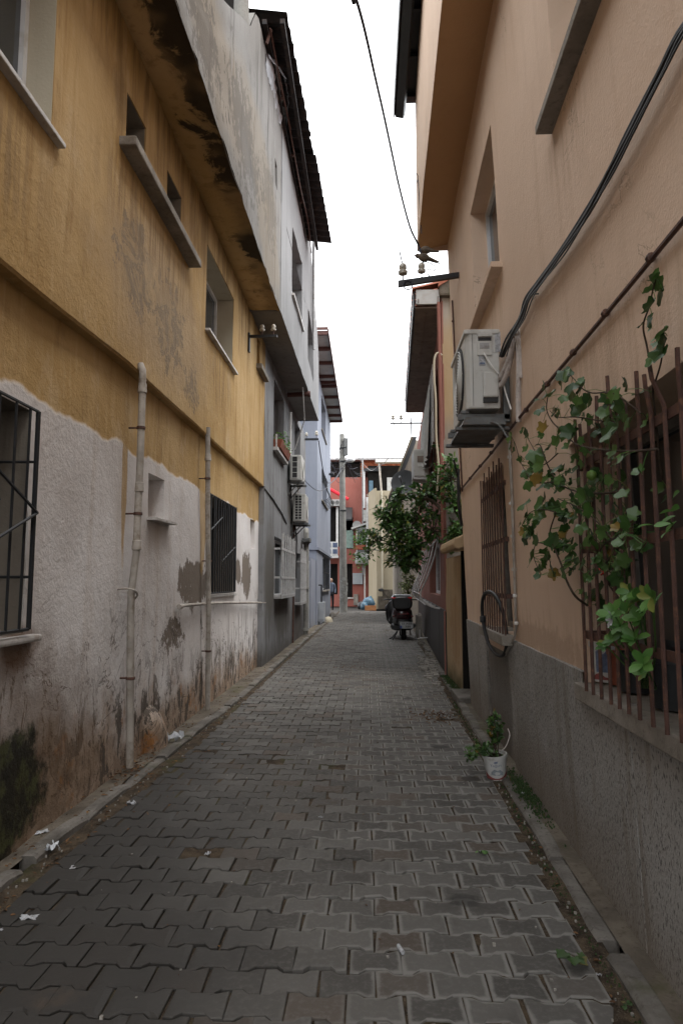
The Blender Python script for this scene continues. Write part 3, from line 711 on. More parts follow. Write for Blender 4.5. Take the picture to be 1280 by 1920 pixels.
# soffit and parapet of the projecting roof slab
def soff_x(u): return -1.405 + .003 * (u - 4.6)
mb = MB(); nu = 120
for i in range(nu + 1):
    u = UB + (10.45 - UB) * i / nu; e = .018 * mnoise.noise(Vector((u * 2.6, 0, 7))) + .010 * mnoise.noise(Vector((u * 9, 0, 7)))
    for j in range(8):
        x = -1.90 + (soff_x(u) + e + 1.90) * j / 7
        mb.v.append((x, u, 5.82 + .012 * mnoise.noise(Vector((x * 6, u * 3, 1))) - (.02 if j == 7 else 0) + (.03 if j == 0 else 0)))
for i in range(nu):
    for j in range(7): mb.f.append((i * 8 + j, i * 8 + j + 1, i * 8 + 9 + j, i * 8 + 8 + j))
mb.build('soffit', M['soffit'], oh, smooth=True)
def ptop(u): return lerp_tab([(-6, 6.3), (4.4, 6.3), (6.06, 7.15), (7.0, 7.82), (7.35, 8.06), (7.5, 8.1), (7.95, 8.72), (8.2, 8.85), (10.5, 9.08)], u)
def FPAR(u, v, w): return (soff_x(u) + w, u, v)
mb = MB(); wall(mb, FPAR, UB, 10.45, 5.79, 9.0, [(9.77, 10.02, 7.55, 7.95, .15, 1)], .016, .2, lambda u, v: 5.79 + (v - 5.79) * (ptop(u) - 5.79) / 3.21, freq=1.5, ragged=.012)
mb.quad((-1.41, UB, 6.3), (-1.41, 4.4, 6.3), (-5.9, 4.4, 6.3), (-5.9, UB, 6.3))
for u in (4.4, 6.06, 7.0, 7.5, 7.95, 8.2): 
    nxt = {4.4: 6.06, 6.06: 7.0, 7.0: 7.5, 7.5: 7.95, 7.95: 8.2, 8.2: 10.45}[u]
    mb.quad((-1.41, u, ptop(u)), (-1.41, nxt, ptop(nxt)), (-5.9, nxt, ptop(nxt)), (-5.9, u, ptop(u)))
mb.build('parapet', M['parapet'], oh, smooth=True)
mb = MB(); mb.lathe([(.09, 0), (.09, .7), (.10, .72), (.10, .80), (.06, .84)], (-1.50, 7.52, 7.98), n=10); mb.build('chimney_stub', M['poleconc'], oh, smooth=True)
# grilles of the two ground-floor windows
def ex0(m):
    for v in (2.472, 1.242): m.bar(LL(2.55, v, .07), LL(3.755, v, .07), .010)
    m.bar(LL(3.76, 1.242, .07), LL(3.76, 2.472, .07), .015)
    for (p, q) in (((2.6, 2.37), (3.76, 1.89)), ((3.76, 1.89), (2.6, 1.40))): m.bar(LL(*p, .09), LL(*q, .09), .009)
    for v in (2.18, 1.53): m.bar(LL(3.755, v, .07), LL(3.74, v, -.25), .008)
    m.bar(LL(2.6, 1.89, .08), LL(3.38, 1.92, .08), .007)
grille(oh, LL, 2.76, 3.66, 1.245, 2.47, .06, 7, .0085, extra=ex0)
def ex1(m):
    for v in (2.565, 1.37): m.bar(LL(8.10, v, .05), LL(9.70, v, .05), .012)
    m.bar(LL(9.72, 1.37, .05), LL(9.72, 2.575, .05), .018); m.bar(LL(8.09, 1.37, .05), LL(8.09, 2.575, .05), .012)
    m.bar(LL(8.15, 2.13, .06), LL(8.78, 2.34, .06), .010); m.bar(LL(8.8, 1.77, .06), LL(9.66, 2.0, .06), .008)
grille(oh, LL, 8.18, 9.63, 1.375, 2.56, .045, 12, .010, extra=ex1)
# pipes
def pipe(root, pts, r, collars=(), mat='pvc', n=10, name='drainpipe'):
    mb = MB(); mb.tube(pts, r, n); o = mb.build(name, M[mat], root, smooth=True)
    for p in collars:
        p = Vector(p); c = MB(); c.lathe([(r * 1.02, -.045), (r * 1.28, -.04), (r * 1.28, -.01), (r * 1.18, .0), (r * 1.18, .03), (r * 1.02, .035)], p, n=n); c.build('collar', M[mat], o, smooth=True)
    return o
xp = -1.862
P1 = [(-1.86, 5.38, 3.28), (-1.835, 5.37, 3.225), (xp + .03, 5.37, 3.14), (xp + .02, 5.40, 2.45), (xp + .01, 5.40, 1.72), (xp - .005, 5.36, 1.42), (xp - .01, 5.38, 1.2), (xp - .005, 5.45, .06)]
pipe(oh, P1, .029, [(xp + .02, 5.40, 2.27), (xp + .012, 5.40, 1.80), (xp + .028, 5.375, 3.08)])
mb = MB(); mb.tube(curve([(-1.955, 5.27, 1.445), (-1.88, 5.29, 1.45), (-1.835, 5.34, 1.435), (-1.835, 5.41, 1.40), (-1.87, 5.43, 1.36)]), .009, 5); mb.build('pipe_strap', M['pvc'], oh)
pipe(oh, [(xp, 7.77, 3.30), (xp + .0, 7.77, 3.2), (xp + .01, 7.80, 2.4), (xp - .01, 8.03, 1.2), (xp - .01, 8.08, .03)], .030, [(xp + .005, 7.78, 2.95)])
mb = MB(); mb.tube(curve([LL(6.95, 1.255, .03), LL(7.3, 1.26, .045), LL(8.9, 1.235, .045), LL(10.5, 1.19, .05), LL(12.55, 1.13, .07)]), .017, 8); pp = mb.build('water_pipe', M['pvc'], oh, smooth=True)
mb = MB(); mb.lathe([(.026, -.03), (.03, -.02), (.03, .03), (.022, .04)], LL(6.95, 1.255, .035), (0, 1, 0), 8); mb.build('pipe_end_cap', M['pvc'], pp)

for (x, y, z) in ((xp + .015, 5.40, 2.05), (xp + .024, 5.385, 2.75), (xp - .008, 5.41, .75), (xp + .005, 7.78, 2.7), (xp, 7.95, 1.75), (xp - .01, 8.05, .7)):
    m = MB(); m.lathe([(.033, -.012), (.036, -.010), (.036, .010), (.033, .012)], (x, y, z), n=10); m.bar((x - .03, y, z), (x - .10, y, z), .008, 5); m.build('pipe_clamp', M['rust'], oh)
# plastered guard stone beside the first pipe
gs = MB(); n = 14
prof = [(.20, -.05), (.215, .08), (.21, .18), (.19, .27), (.155, .34), (.11, .395), (.06, .43), (.0, .445)]
for (r, h) in prof:
    for k in range(n):
        q = 2 * math.pi * k / n; d = 1 + .22 * mnoise.noise(Vector((math.cos(q) * 1.5, math.sin(q) * 1.5, h * 4)))
        gs.v.append((-1.985 + r * .85 * math.cos(q) * d - h * .10, 6.30 + r * 1.25 * math.sin(q) * d - h * .35, h))
for i in range(len(prof) - 1):
    for k in range(n): gs.f.append((i * n + k, i * n + (k + 1) % n, (i + 1) * n + (k + 1) % n, (i + 1) * n + k))
o = gs.build('guard_stone', M['ochre'], smooth=True)
tag(o, 'rounded whitewashed guard stone beside the nearer drainpipe of the ochre house', 'guard stone')
for (x, y, r, lab) in ((-1.52, 26.2, .17, 'white painted stone at the corner beside the grey meter cabinet'), (-1.55, 30.3, .16, 'pale low stone by the kerb just before the utility pole')):
    m = MB()
    for (rr, h) in ((1, -.1), (1.05, .3), (.85, .8), (.5, 1.15), (.05, 1.25)):
        for k in range(10):
            q = 2 * math.pi * k / 10; d = 1 + .15 * mnoise.noise(Vector((q, h * 3, x)))
            m.v.append((x + r * rr * d * math.cos(q), y + r * 1.3 * rr * d * math.sin(q), r * h))
    for i in range(4):
        for k in range(10): m.f.append((i * 10 + k, i * 10 + (k + 1) % 10, (i + 1) * 10 + (k + 1) % 10, (i + 1) * 10 + k))
    o = m.build('painted_stone', M['kerb'] if y > 28 else M['reveal'], smooth=True); tag(o, lab, 'stone')

# ------------------------------------------------------------------ insulator brackets
def insulator(root, p, s=1.0):
    m = MB(); p = Vector(p); m.bar(p, p + Vector((0, 0, .09 * s)), .008, 5); st = m.build('pin', M['rust'], root)
    m = MB(); m.lathe([(.018 * s, .07 * s), (.042 * s, .075 * s), (.045 * s, .10 * s), (.026 * s, .115 * s), (.036 * s, .13 * s), (.036 * s, .155 * s), (.02 * s, .175 * s), (.006 * s, .185 * s)], p, n=10)
    m.build('insulator', M['porcelain'], root, smooth=True)
br = thing('insulator_bracket', 'short iron bracket with two pale insulators at the end of the ochre house', 'bracket', (-1.87, 10.3, 5.35))
m = MB(); m.box(-1.90, -1.41, 10.32, 10.36, 5.33, 5.37); m.box(-1.88, -1.84, 10.3, 10.38, 5.1, 5.4); m.build('arm', M['iron'], br)
insulator(br, (-1.65, 10.34, 5.37), .95); insulator(br, (-1.47, 10.34, 5.37), .95)
# ------------------------------------------------------------------ the grey house (left, next to the ochre one)
GX = -1.865; LG = FX(GX)
gh = thing('grey_house', 'grey cement house with an overhanging upper storey and a black corrugated roof', 'house', (-2.3, 16, 0))
H1 = (13.25, 14.92, 4.17, 5.56); H2 = (13.55, 16.0, 1.2, 2.42); H3 = (17.4, 18.9, .95, 2.28); H4 = (17.1, 18.6, 4.05, 5.70)
mb = MB(); wall(mb, LG, 12.1, 20.2, -.1, 5.9, [(*H1, .35, 1), (*H2, .20, 0), (*H3, .2, 0), (*H4, .3, 1)], .010, .3)
shell(mb, LG, 12.1, 20.2, -.1, 5.9, 4); mb.build('wall', M['grey'], gh, smooth=True)
mb = MB(); mb.prism([(12.1, 3.22), (13.2, 3.16), (14.6, 3.02), (15.5, 2.86), (15.5, 2.83), (14.6, 2.985), (13.2, 3.12), (12.1, 3.18)], -.02, .025, LG); mb.build('plaster_ridge', M['grey'], gh)
window(gh, LG, *H2, .2); window(gh, LG, *H3, .2)
def gx(u): return -1.375 + .009 * (u - 10.45)
def FG(u, v, w): return (gx(u) + w, u, v)
mb = MB()
for i in range(20):
    u0, u1 = 10.45 + 7.45 * i / 20, 10.45 + 7.45 * (i + 1) / 20
    mb.quad((-1.95, u0, 5.845), (gx(u0), u0, 5.80), (gx(u1), u1, 5.80), (-1.95, u1, 5.845))
mb.quad((-1.95, 17.9, 5.84), (gx(17.9), 17.9, 5.80), (gx(17.9), 17.9, 5.9), (-1.95, 17.9, 5.9))
mb.build('soffit', M['grey_soffit'], gh)
def gtop(u): return lerp_tab([(10.45, 9.08), (15.2, 9.6), (17.2, 8.3), (17.9, 7.6)], u)
mb = MB(); wall(mb, FG, 10.45, 17.9, 5.80, 9.0, [(11.9, 13.6, 6.72, 7.85, .3, 1), (14.9, 16.3, 6.4, 7.4, .3, 1)], .014, .25, lambda u, v: 5.8 + (v - 5.8) * (gtop(u) - 5.8) / 3.2)
shell(mb, FG, 10.45, 17.9, 5.80, 7.55, 4.4); mb.quad(FG(10.45, 7.5, 0), FG(10.45, 9.08, 0), FG(10.45, 9.08, -.3), FG(10.45, 7.5, -.3))
mb.build('upper_wall', M['grey_upper'], gh, smooth=True)
sill(gh, FG, 11.85, 13.7, 6.68, .04, .05, 'marble')
# black corrugated roof over the parapet: two separate sheets, waves running across
def rsheet(name, y0, y1, xo0, xo1, z0, z1, parent):
    m = MB(); n = int((y1 - y0) / .045); xs = 9
    for i in range(n + 1):
        t = i / n; y = y0 + (y1 - y0) * t; wv = .028 * math.sin(i * 1.05)
        for j in range(xs):
            f = j / (xs - 1); xi = -2.6; xo = xo0 + (xo1 - xo0) * t + .012 * mnoise.noise(Vector((y * 5, 1, 1)))
            m.v.append((xi + (xo - xi) * f, y, z0 + (z1 - z0) * t + wv + .22 * (1 - f)))
    for i in range(n):
        for j in range(xs - 1): m.f.append((i * xs + j, i * xs + j + 1, (i + 1) * xs + j + 1, (i + 1) * xs + j))
    return m.build(name, M['roofblack'], parent)
rsheet('roof_sheet', 8.35, 10.95, -1.055, -.945, 9.08, 9.10, gh); rsheet('roof_sheet', 10.8, 11.6, -.985, -.93, 9.14, 9.15, gh); rsheet('roof_sheet', 11.45, 14.75, -.90, -.785, 9.10, 9.12, gh)
for x, z in ((-1.36, 9.0), (-1.12, 9.0)):
    mb = MB(); mb.box(x - .03, x + .03, 8.4, 14.7, z - .04, z + .03, lambda u, v, w: (u, v, w)); mb.build('purlin', M['roofblack'], gh)
for y in (8.6, 9.9, 11.4, 12.9, 14.4):
    mb = MB(); mb.bar((-1.36, y, ptop(y) - .05 if y < 10.4 else gtop(y) - .1), (-1.30, y, 9.05), .022, 6); mb.build('roof_post', M['rust'], gh)
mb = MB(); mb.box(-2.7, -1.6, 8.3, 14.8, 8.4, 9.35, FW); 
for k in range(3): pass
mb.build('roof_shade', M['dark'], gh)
mb = MB(); mb.tube(curve([(-1.27, 10.2, 9.0), (-1.24, 12, 8.86), (-1.22, 13.4, 8.95), (-1.25, 14.7, 8.9)]), .012, 5); mb.tube(curve([(-1.30, 8.5, 8.98), (-1.28, 9.4, 8.93), (-1.26, 10.6, 9.0)]), .014, 5); mb.build('loose_rod', M['rust'], gh)
pipe(gh, [(-1.24, 15.3, 9.55), (-1.26, 15.4, 9.3), (-1.27, 15.6, 8.1), (-1.27, 15.7, 7.0)], .035, mat='steel', n=8)
pipe(gh, [(GX + .1, 19.45, 3.0), (GX + .12, 19.3, 2.9), (GX + .12, 19.2, .05)], .075, [(GX + .12, 19.25, 2.62), (GX + .12, 19.2, 1.35), (GX + .12, 19.2, .2)], mat='poleconc')
mb = MB(); mb.box(GX + .02, GX + .25, 19.0, 19.4, 2.62, 2.74); mb.build('gutter_box', M['bracket'], gh, bevel=.02)
pipe(gh, [(GX + .05, 15.75, 5.5), (GX + .05, 15.75, 4.4)], .03, mat='pvcw', n=8)
pipe(gh, [(GX + .05, 16.6, 3.2), (GX + .06, 16.65, 2.2), (GX + .05, 16.6, .05)], .022, mat='rust', n=6)
pipe(gh, curve([(GX + .05, 16.9, 2.9), (GX + .07, 17.1, 2.6), (GX + .05, 17.25, 2.35), (GX + .05, 17.25, 1.6)]), .02, mat='black', n=6)
pipe(gh, [(-1.42, 14.6, 5.76), (-1.44, 15.3, 5.2), (-1.75, 16.2, 4.7)], .012, mat='pvcw', n=5, name='hanging_cable')
mb = MB(); mb.lathe([(.055, 0), (.055, .45), (.07, .46), (.07, .52)], (-1.80, 15.0, 5.86 - .15), (1, .0, .03), 10); mb.build('overflow_spout', M['brownsteel'], gh, smooth=True)
for H, n, lab in ((H2, 9, None), (H3, 7, None)):
    a, b_, c, d = H
    def ex(m):
        for v in (c + .03, d - .25, c + .40):
            m.box(a - .03, b_ + .02, v - .022, v + .022, .13, .16, LG); m.box(a - .03, a + .0, v - .02, v + .02, -.05, .15, LG)
        m.box(a - .02, b_ + .02, c - .02, c + .02, .0, .16, LG)
    grille(gh, LG, a + .02, b_, c, d + .02, .14, n, .016, mat='whitegrille', extra=ex, tops=[d + .05 + .04 * (i % 2) for i in range(n)])
# flower trough on the upper window sill
mb = MB(); mb.box(13.2, 14.95, 4.10, 4.165, -.3, .10, LG); mb.box(13.2, 13.24, 4.165, 4.42, .05, .08, LG); mb.build('sill', M['marble'], gh)
ft = thing('flower_trough', 'terracotta trough with green plant on the upper sill of the grey house', 'planter', (GX, 14.1, 4.17))
mb = MB(); mb.prism([(-.14, 4.17), (.13, 4.17), (.17, 4.35), (-.16, 4.35)], -13.35, -14.85, lambda u, v, w: (GX + u, -w, v)); mb.build('trough', M['terracotta'], ft, bevel=.01)
rr = random.Random(5); lf = MB()
for i in range(150):
    c = Vector((GX + rr.uniform(-.1, .2), rr.uniform(13.35, 14.95), 4.36 + rr.random() ** 2 * .28 - .05)); a = Vector((rr.gauss(0, 1), rr.gauss(0, 1), rr.gauss(0, .6))).normalized() * .05; b_ = a.orthogonal().normalized() * .02
    lf.quad(c - a, c + b_, c + a, c - b_)
lf.build('foliage', M['rosette'], ft, kind='stuff')

# two air conditioners one above the other on the grey wall
def small_ac(name, label, x0, x1, y0, y1, z0, z1, slots, group=None):
    t = thing(name, label, 'air conditioner', ((x0 + x1) / 2, (y0 + y1) / 2, z0))
    m = MB(); m.box(x0, x1, y0, y1, z0, z1); m.build('casing', M['ac'], t, bevel=.018)
    m = MB(); m.box(x0 + .05, x1 - .09, y0 - .012, y0 + .01, z0 + .05, z1 - .04); m.build('coil', M['acdark'], t)
    cols, rows = slots; wx = (x1 - .09 - x0 - .05) / cols; hz = (z1 - .04 - z0 - .05) / rows
    for i in range(cols + 1):
        xx = x0 + .05 + wx * i; m = MB(); m.box(xx - .007, xx + .007, y0 - .022, y0 - .010, z0 + .045, z1 - .035); m.build('grille_bar', M['ac'], t)
    for j in range(rows + 1):
        zz = z0 + .05 + hz * j; m = MB(); m.box(x0 + .045, x1 - .085, y0 - .021, y0 - .011, zz - .005, zz + .005); m.build('grille_bar', M['ac'], t)
    m = MB()
    for k in range(1, 8):
        rad = .03 * k; m.tube([(x1 + .012, (y0 + y1) / 2 + rad * math.cos(q * math.pi / 10), (z0 + z1) / 2 + rad * math.sin(q * math.pi / 10)) for q in range(21)], .005, 4, False)
    m.build('fan_grille', M['ac'], t)
    for y in (y0 + .08, y1 - .12):
        m = MB(); m.box(x0 - .1, x1 + .06, y, y + .04, z0 - .07, z0 - .02); m.box(GX, GX + .03, y, y + .04, z0 - .35, z0 - .02)
        m.bar((GX + .02, y + .02, z0 - .33), (x1 - .08, y + .02, z0 - .06), .014, 5); m.build('wall_bracket', M['bracket'], t)
    return t
a1 = small_ac('air_conditioner', 'upper of two air conditioners stacked on the grey house, dark coil showing', -1.80, -1.535, 15.6, 16.4, 3.86, 4.45, (1, 4))
a2 = small_ac('air_conditioner', 'lower of two air conditioners on the grey house, with white slotted side grille', -1.80, -1.50, 16.3, 17.1, 2.96, 3.63, (2, 9))
m = MB(); m.tube(curve([(-1.68, 16.38, 3.9), (-1.7, 16.5, 3.75), (-1.72, 16.6, 3.4), (-1.8, 16.6, 3.1)]), .02, 6); m.build('hose', M['foam'], a1)
# small bracket at the end of the overhang
b2 = thing('insulator_bracket', 'iron bracket with porcelain insulators below the end of the grey overhang', 'bracket', (-1.86, 20.0, 5.3))
m = MB(); m.box(-2.0, -1.46, 19.98, 20.03, 5.72, 5.78); m.build('arm', M['iron'], b2); insulator(b2, (-1.52, 20.0, 5.78), 1.25); insulator(b2, (-1.82, 20.0, 5.78), 1.0)
# plastic sheeting tucked on the parapet
m = MB(); n = 26
for i in range(n + 1):
    y = 8.75 + 2.0 * i / n
    for j in range(6):
        f = j / 5; wd = .16 * math.sin(math.pi * min(1, max(.04, i / n))) + .03
        m.v.append((-1.40 + wd * f + .04 * mnoise.noise(Vector((y * 7, f * 3, 2))), y, ptop(y) - .25 + .45 * math.sin(f * 2.4) * (.4 + .6 * math.sin(math.pi * i / n)) + .05 * mnoise.noise(Vector((y * 9, f * 5, 4)))))
for i in range(n):
    for j in range(5): m.f.append((i * 6 + j, i * 6 + j + 1, (i + 1) * 6 + j + 1, (i + 1) * 6 + j))
o = m.build('plastic_sheet', M['tarp'], smooth='all'); tag(o, 'crumpled grey plastic sheet stuffed on the parapet under the black roof', 'plastic sheet')

# ------------------------------------------------------------------ the blue-grey house
LB = FX(-1.83); bh = thing('blue_house', 'pale blue-grey house with dark windows and a white panel awning roof', 'house', (-2.3, 29, 0))
B1 = (26.5, 29.3, 7.55, 8.95); B2 = (26.9, 30.2, 4.75, 6.05); B3 = (27.6, 31.6, 1.18, 2.62)
mb = MB(); wall(mb, LB, 24.4, 33.2, -.1, 9.3, [(*B1, .25, 0), (*B2, .25, 0), (*B3, .2, 0)], .006, .8)
mb.build('wall', M['blue'], bh, smooth=True)
mb = MB(); wall(mb, FY(24.4), -4.5, -1.83, -.1, 9.3, (), .005, .8); mb.quad((-1.83, 33.2, 0), (-1.83, 33.2, 9.3), (-6, 33.2, 9.3), (-6, 33.2, 0)); mb.quad((-6, 24.4, 0), (-6, 33.2, 0), (-6, 33.2, 9.3), (-6, 24.4, 9.3)); mb.quad((-6, 24.4, 9.29), (-1.83, 24.4, 9.29), (-1.83, 33.2, 9.29), (-6, 33.2, 9.29)); mb.build('side_wall', M['blue_side'], bh)
for B, dep in ((B1, .25), (B2, .25), (B3, .2)): window(bh, LB, *B, dep, fr=.07)
sill(bh, LB, 26.7, 30.4, 4.70, .05, .07, 'stone'); sill(bh, LB, 27.4, 31.8, 1.12, .06, .08, 'stone'); sill(bh, LB, 26.4, 29.5, 7.5, .05, .06, 'stone')
mb = MB(); mb.box(24.36, 33.25, 2.66, 2.76, -.1, .07, LB); mb.box(-4.4, -1.762, 2.66, 2.76, -.02, .06, FY(24.4)); mb.build('cornice', M['blue_side'], bh)
def exb(m):
    for v in (1.22, 1.9, 2.58): m.box(27.6, 31.6, v - .02, v + .02, .02, .04, LB)
grille(bh, LB, 27.7, 31.5, 1.2, 2.6, .03, 9, .012, extra=exb)
def exb2(m):                                                     # bellied basket of the middle window
    for k, (w, v) in enumerate(((.05, 5.5), (.20, 5.2), (.30, 4.95), (.22, 4.78), (.03, 4.74))): m.bar(LB(26.9, v, w), LB(30.1, v, w), .01)
    for i in range(8):
        u = 26.9 + 3.2 * i / 7; m.tube(curve([LB(u, 6.0, .03), LB(u, 5.5, .05), LB(u, 5.2, .2), LB(u, 4.95, .3), LB(u, 4.78, .22), LB(u, 4.74, .02)], 3), .011, 4)
mb = MB(); exb2(mb); mb.build('window_grille', M['iron'], bh)
m = MB(); m.lathe([(.05, 0), (.07, .05), (.07, .22), (.03, .24)], (-1.80, 31.6, 6.55), (1, -.3, -.1), 8); m.build('wall_lamp', M['iron'], bh)
# roof: oxide-brown joists under pale panels
J = [20.75, 22.2, 23.7, 25.3, 26.1, 26.6, 28.2, 29.9, 31.4, 32.6]
for i, (a, c) in enumerate(zip(J, J[1:])):
    m = MB(); m.box(-2.4, -1.235 + .002 * i, a + .04, c - .04, 9.36, 9.40); m.build('roof_panel', M['whitepanel'], bh)
for y in J:
    m = MB(); m.box(-2.3, -1.25, y - .05, y + .05, 9.24, 9.36); m.build('joist', M['brownsteel'], bh)
m = MB(); m.box(-1.25, -1.21, 20.7, 32.7, 9.28, 9.42); m.box(-2.4, -1.22, 20.66, 20.70, 9.38, 9.47); m.build('fascia', M['brownsteel'], bh)
m = MB(); m.bar((-1.74, 20.8, 6.6), (-1.74, 20.8, 9.3), .04, 6); m.build('roof_post', M['iron'], bh)
# annex with door
an = thing('blue_annex', 'low blue-grey annex wall beside a grey metal door', 'annex', (-1.86, 22.5, 0))
mb = MB(); wall(mb, FX(-1.872), 22.35, 24.38, -.1, 2.3, (), .006, .5); mb.quad((-1.872, 22.35, 0), (-1.872, 22.35, 2.3), (-3, 22.35, 2.3), (-3, 22.35, 0)); mb.quad((-1.872, 22.35, 2.3), (-1.872, 24.38, 2.3), (-3, 24.38, 2.3), (-3, 22.35, 2.3)); mb.build('wall', M['blue'], an)
mb = MB(); mb.box(-1.95, -1.91, 20.3, 22.35, 0, 2.2); mb.build('door', M['greybox'], an); mb = MB(); mb.box(-3, -1.92, 20.2, 22.35, 2.2, 2.55); mb.build('lintel', M['blue_side'], an)
mb = MB(); mb.box(-3.2, -2.05, 20.2, 22.35, 0, 3); mb.build('room_shade', M['dark'], an)
mc = thing('meter_cabinet', 'grey metal meter cabinet with black conduit at the foot of the blue house', 'meter cabinet', (-1.75, 25.4, .1))
m = MB(); m.box(-1.83, -1.60, 25.1, 25.75, .08, .78); m.build('cabinet', M['greybox'], mc, bevel=.012); m = MB(); m.box(-1.78, -1.64, 25.085, 25.1, .16, .70); m.build('door', M['greybox'], mc)
m = MB(); m.bar((-1.72, 25.3, .78), (-1.72, 25.3, 1.4), .03, 6); m.bar((-1.83, 25.3, 1.4), (-1.70, 25.3, 1.4), .025, 6); m.build('conduit', M['iron'], mc)

# ------------------------------------------------------------------ utility pole
up = thing('utility_pole', 'tall concrete utility pole with a white street lamp and torn posters', 'utility pole', (-1.245, 34.8, 0))
m = MB(); m.lathe([(.215, -.1), (.205, .0), (.19, 2.1), (.155, 6), (.135, 9.1), (.13, 9.15)], (-1.245, 34.8, 0), (-.009, 0, 1), 12); m.build('shaft', M['poleconc'], up, smooth=True)
rr = random.Random(8)
for i in range(46):
    q = rr.uniform(2.6, 6.6); z = .25 + 1.45 * rr.random(); w = rr.uniform(.03, .10); h = rr.uniform(.02, .09); r = .2065
    pts = [(-1.247 + r * math.cos(q + s * w / r), 34.8 + r * math.sin(q + s * w / r), z + t * h) for s, t in ((-1, -1), (1, -1 + rr.uniform(-.3, .3)), (1, 1), (-1, 1 + rr.uniform(-.3, .3)))]
    pb = MB(); pb.quad(*pts); pb.build('poster_scrap', M['poster'], up)
for z in (5.15, 7.7, 8.4):
    m = MB(); m.lathe([(.17, -.04), (.175, -.03), (.175, .03), (.17, .04)], (-1.29, 34.8, z), n=12); m.bar((-1.29, 34.62, z), (-1.10, 34.5, z), .03, 5); m.build('clamp', M['iron'], up)
m = MB(); m.tube(curve([(-1.30, 34.7, 7.3), (-1.1, 34.3, 7.6), (-.95, 34.1, 7.65)]), .03, 6); m.build('lamp_arm', M['steel'], up)
m = MB(); m.loft([(33.6, -.86, 7.62, .03, .02), (33.65, -.86, 7.62, .16, .08), (33.85, -.86, 7.66, .23, .14), (34.1, -.88, 7.66, .2, .13), (34.25, -.9, 7.66, .06, .05)], 12); m.build('lamp_head', M['lamp'], up, smooth=True)
m = MB(); m.box(-1.22, -1.02, 34.55, 34.75, 8.0, 8.9); m.build('fuse_box', M['bracket'], up, bevel=.02)
rr = random.Random(3)
for i in range(14):
    a = Vector((-1.3 + rr.uniform(-.15, .2), 34.6, rr.uniform(7.2, 9.0))); c = Vector((rr.choice((-2.2, -1.9, -.7, -.4)) + rr.uniform(-.2, .2), 34.6 + rr.uniform(-.6, 3), rr.uniform(6.4, 8.4)))
    mid = (a + c) / 2 - Vector((0, 0, rr.uniform(.2, .6))); m = MB(); m.tube(curve([a, mid, c], 6), .011, 4); m.build('wire', M['wireblue'], up)
# ------------------------------------------------------------------ the peach house (right)
ph = thing('peach_house', 'peach textured house with terrazzo plinth and rust-brown window grilles', 'house', (1.4, 4, 0))
Q0 = (1.2, 3.41, 3.97, 5.3); Q1 = (.9, 3.62, .98, 2.22); Q2 = (5.55, 6.78, 1.08, 2.46); Q3 = (5.18, 6.53, 3.97, 5.16)
mb = MB(); wall(mb, FR, UB, 8.6, .9, 5.92, [(*Q0, .22, 0), (*Q1, .34, 0), (*Q2, .24, 1), (*Q3, .20, 0)], .006, .2, freq=.9, ragged=.003)
shell(mb, FR, UB, 8.6, -.1, 7.75, 4)
mb.build('wall', M['peach'], ph, smooth=True)
P_ = [-2.2, -1.1, 0, .9, 1.92, 2.95, 4.03, 5.72, 7.0, 8.6]
for i, (a, c) in enumerate(zip(P_, P_[1:])):
    m = MB(); top = lambda u: 1.045 + .006 * mnoise.noise(Vector((u * 5, 0, 0)))
    n = max(2, int((c - a) / .2))
    mid = -.002 if a == 5.72 else .016 + .002 * (i % 2)
    t_ = .90 if c < 3.63 and a > .8 else None
    for j in range(n):
        u0, u1 = a + .004 + (c - a - .008) * j / n, a + .004 + (c - a - .008) * (j + 1) / n
        h0, h1 = t_ or top(u0), t_ or top(u1)
        if not t_ and a < 3.63 < c and u0 < 3.62: h0 = h1 = min(h0, .90) if u1 < 3.64 else h0
        m.quad(FR(u0, -.1, mid), FR(u1, -.1, mid), FR(u1, h1, mid), FR(u0, h0, mid)); m.quad(FR(u0, h0, mid), FR(u1, h1, mid), FR(u1, h1 + .004, -.01), FR(u0, h0 + .004, -.01))
    m.quad(FR(a + .004, -.1, mid), FR(a + .004, 1.0, mid), FR(a + .004, 1.0, -.02), FR(a + .004, -.1, -.02)); m.quad(FR(c - .004, -.1, mid), FR(c - .004, 1.0, mid), FR(c - .004, 1.0, -.02), FR(c - .004, -.1, -.02))
    m.build('plinth_panel', M['terrazzo'], ph)
m = MB(); m.quad(FR(UB, -.1, -.006), FR(8.6, -.1, -.006), FR(8.6, .93, -.006), FR(UB, .93, -.006)); m.build('plinth_joint', M['rust'], ph)
# roof overhang
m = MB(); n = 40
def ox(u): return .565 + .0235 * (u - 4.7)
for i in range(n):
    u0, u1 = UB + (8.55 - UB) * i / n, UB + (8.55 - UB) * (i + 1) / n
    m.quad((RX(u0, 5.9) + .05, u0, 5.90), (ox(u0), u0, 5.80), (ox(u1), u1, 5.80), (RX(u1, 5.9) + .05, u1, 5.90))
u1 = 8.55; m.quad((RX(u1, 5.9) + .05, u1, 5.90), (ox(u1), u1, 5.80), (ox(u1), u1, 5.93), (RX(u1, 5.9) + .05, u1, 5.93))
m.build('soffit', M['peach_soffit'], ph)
def FOV(u, v, w): return (ox(u) - w, u, v)
m = MB(); wall(m, FOV, UB, 8.55, 5.80, 8.0, (), .006, .4); m.quad((ox(8.55), 8.55, 5.8), (ox(8.55), 8.55, 8.0), (3, 8.55, 8.0), (3, 8.55, 5.8)); m.build('upper_wall', M['peach'], ph, smooth=True)
for (h, dep) in ((Q0, .22), (Q3, .20)):
    window(ph, FR, *h, dep, curtain=True)
    sill(ph, FR, h[0] - .1, h[1] + .11, h[2] - .05, .045, .085, 'stone' if h is Q0 else 'peach', inn=.15, bevel=.004)
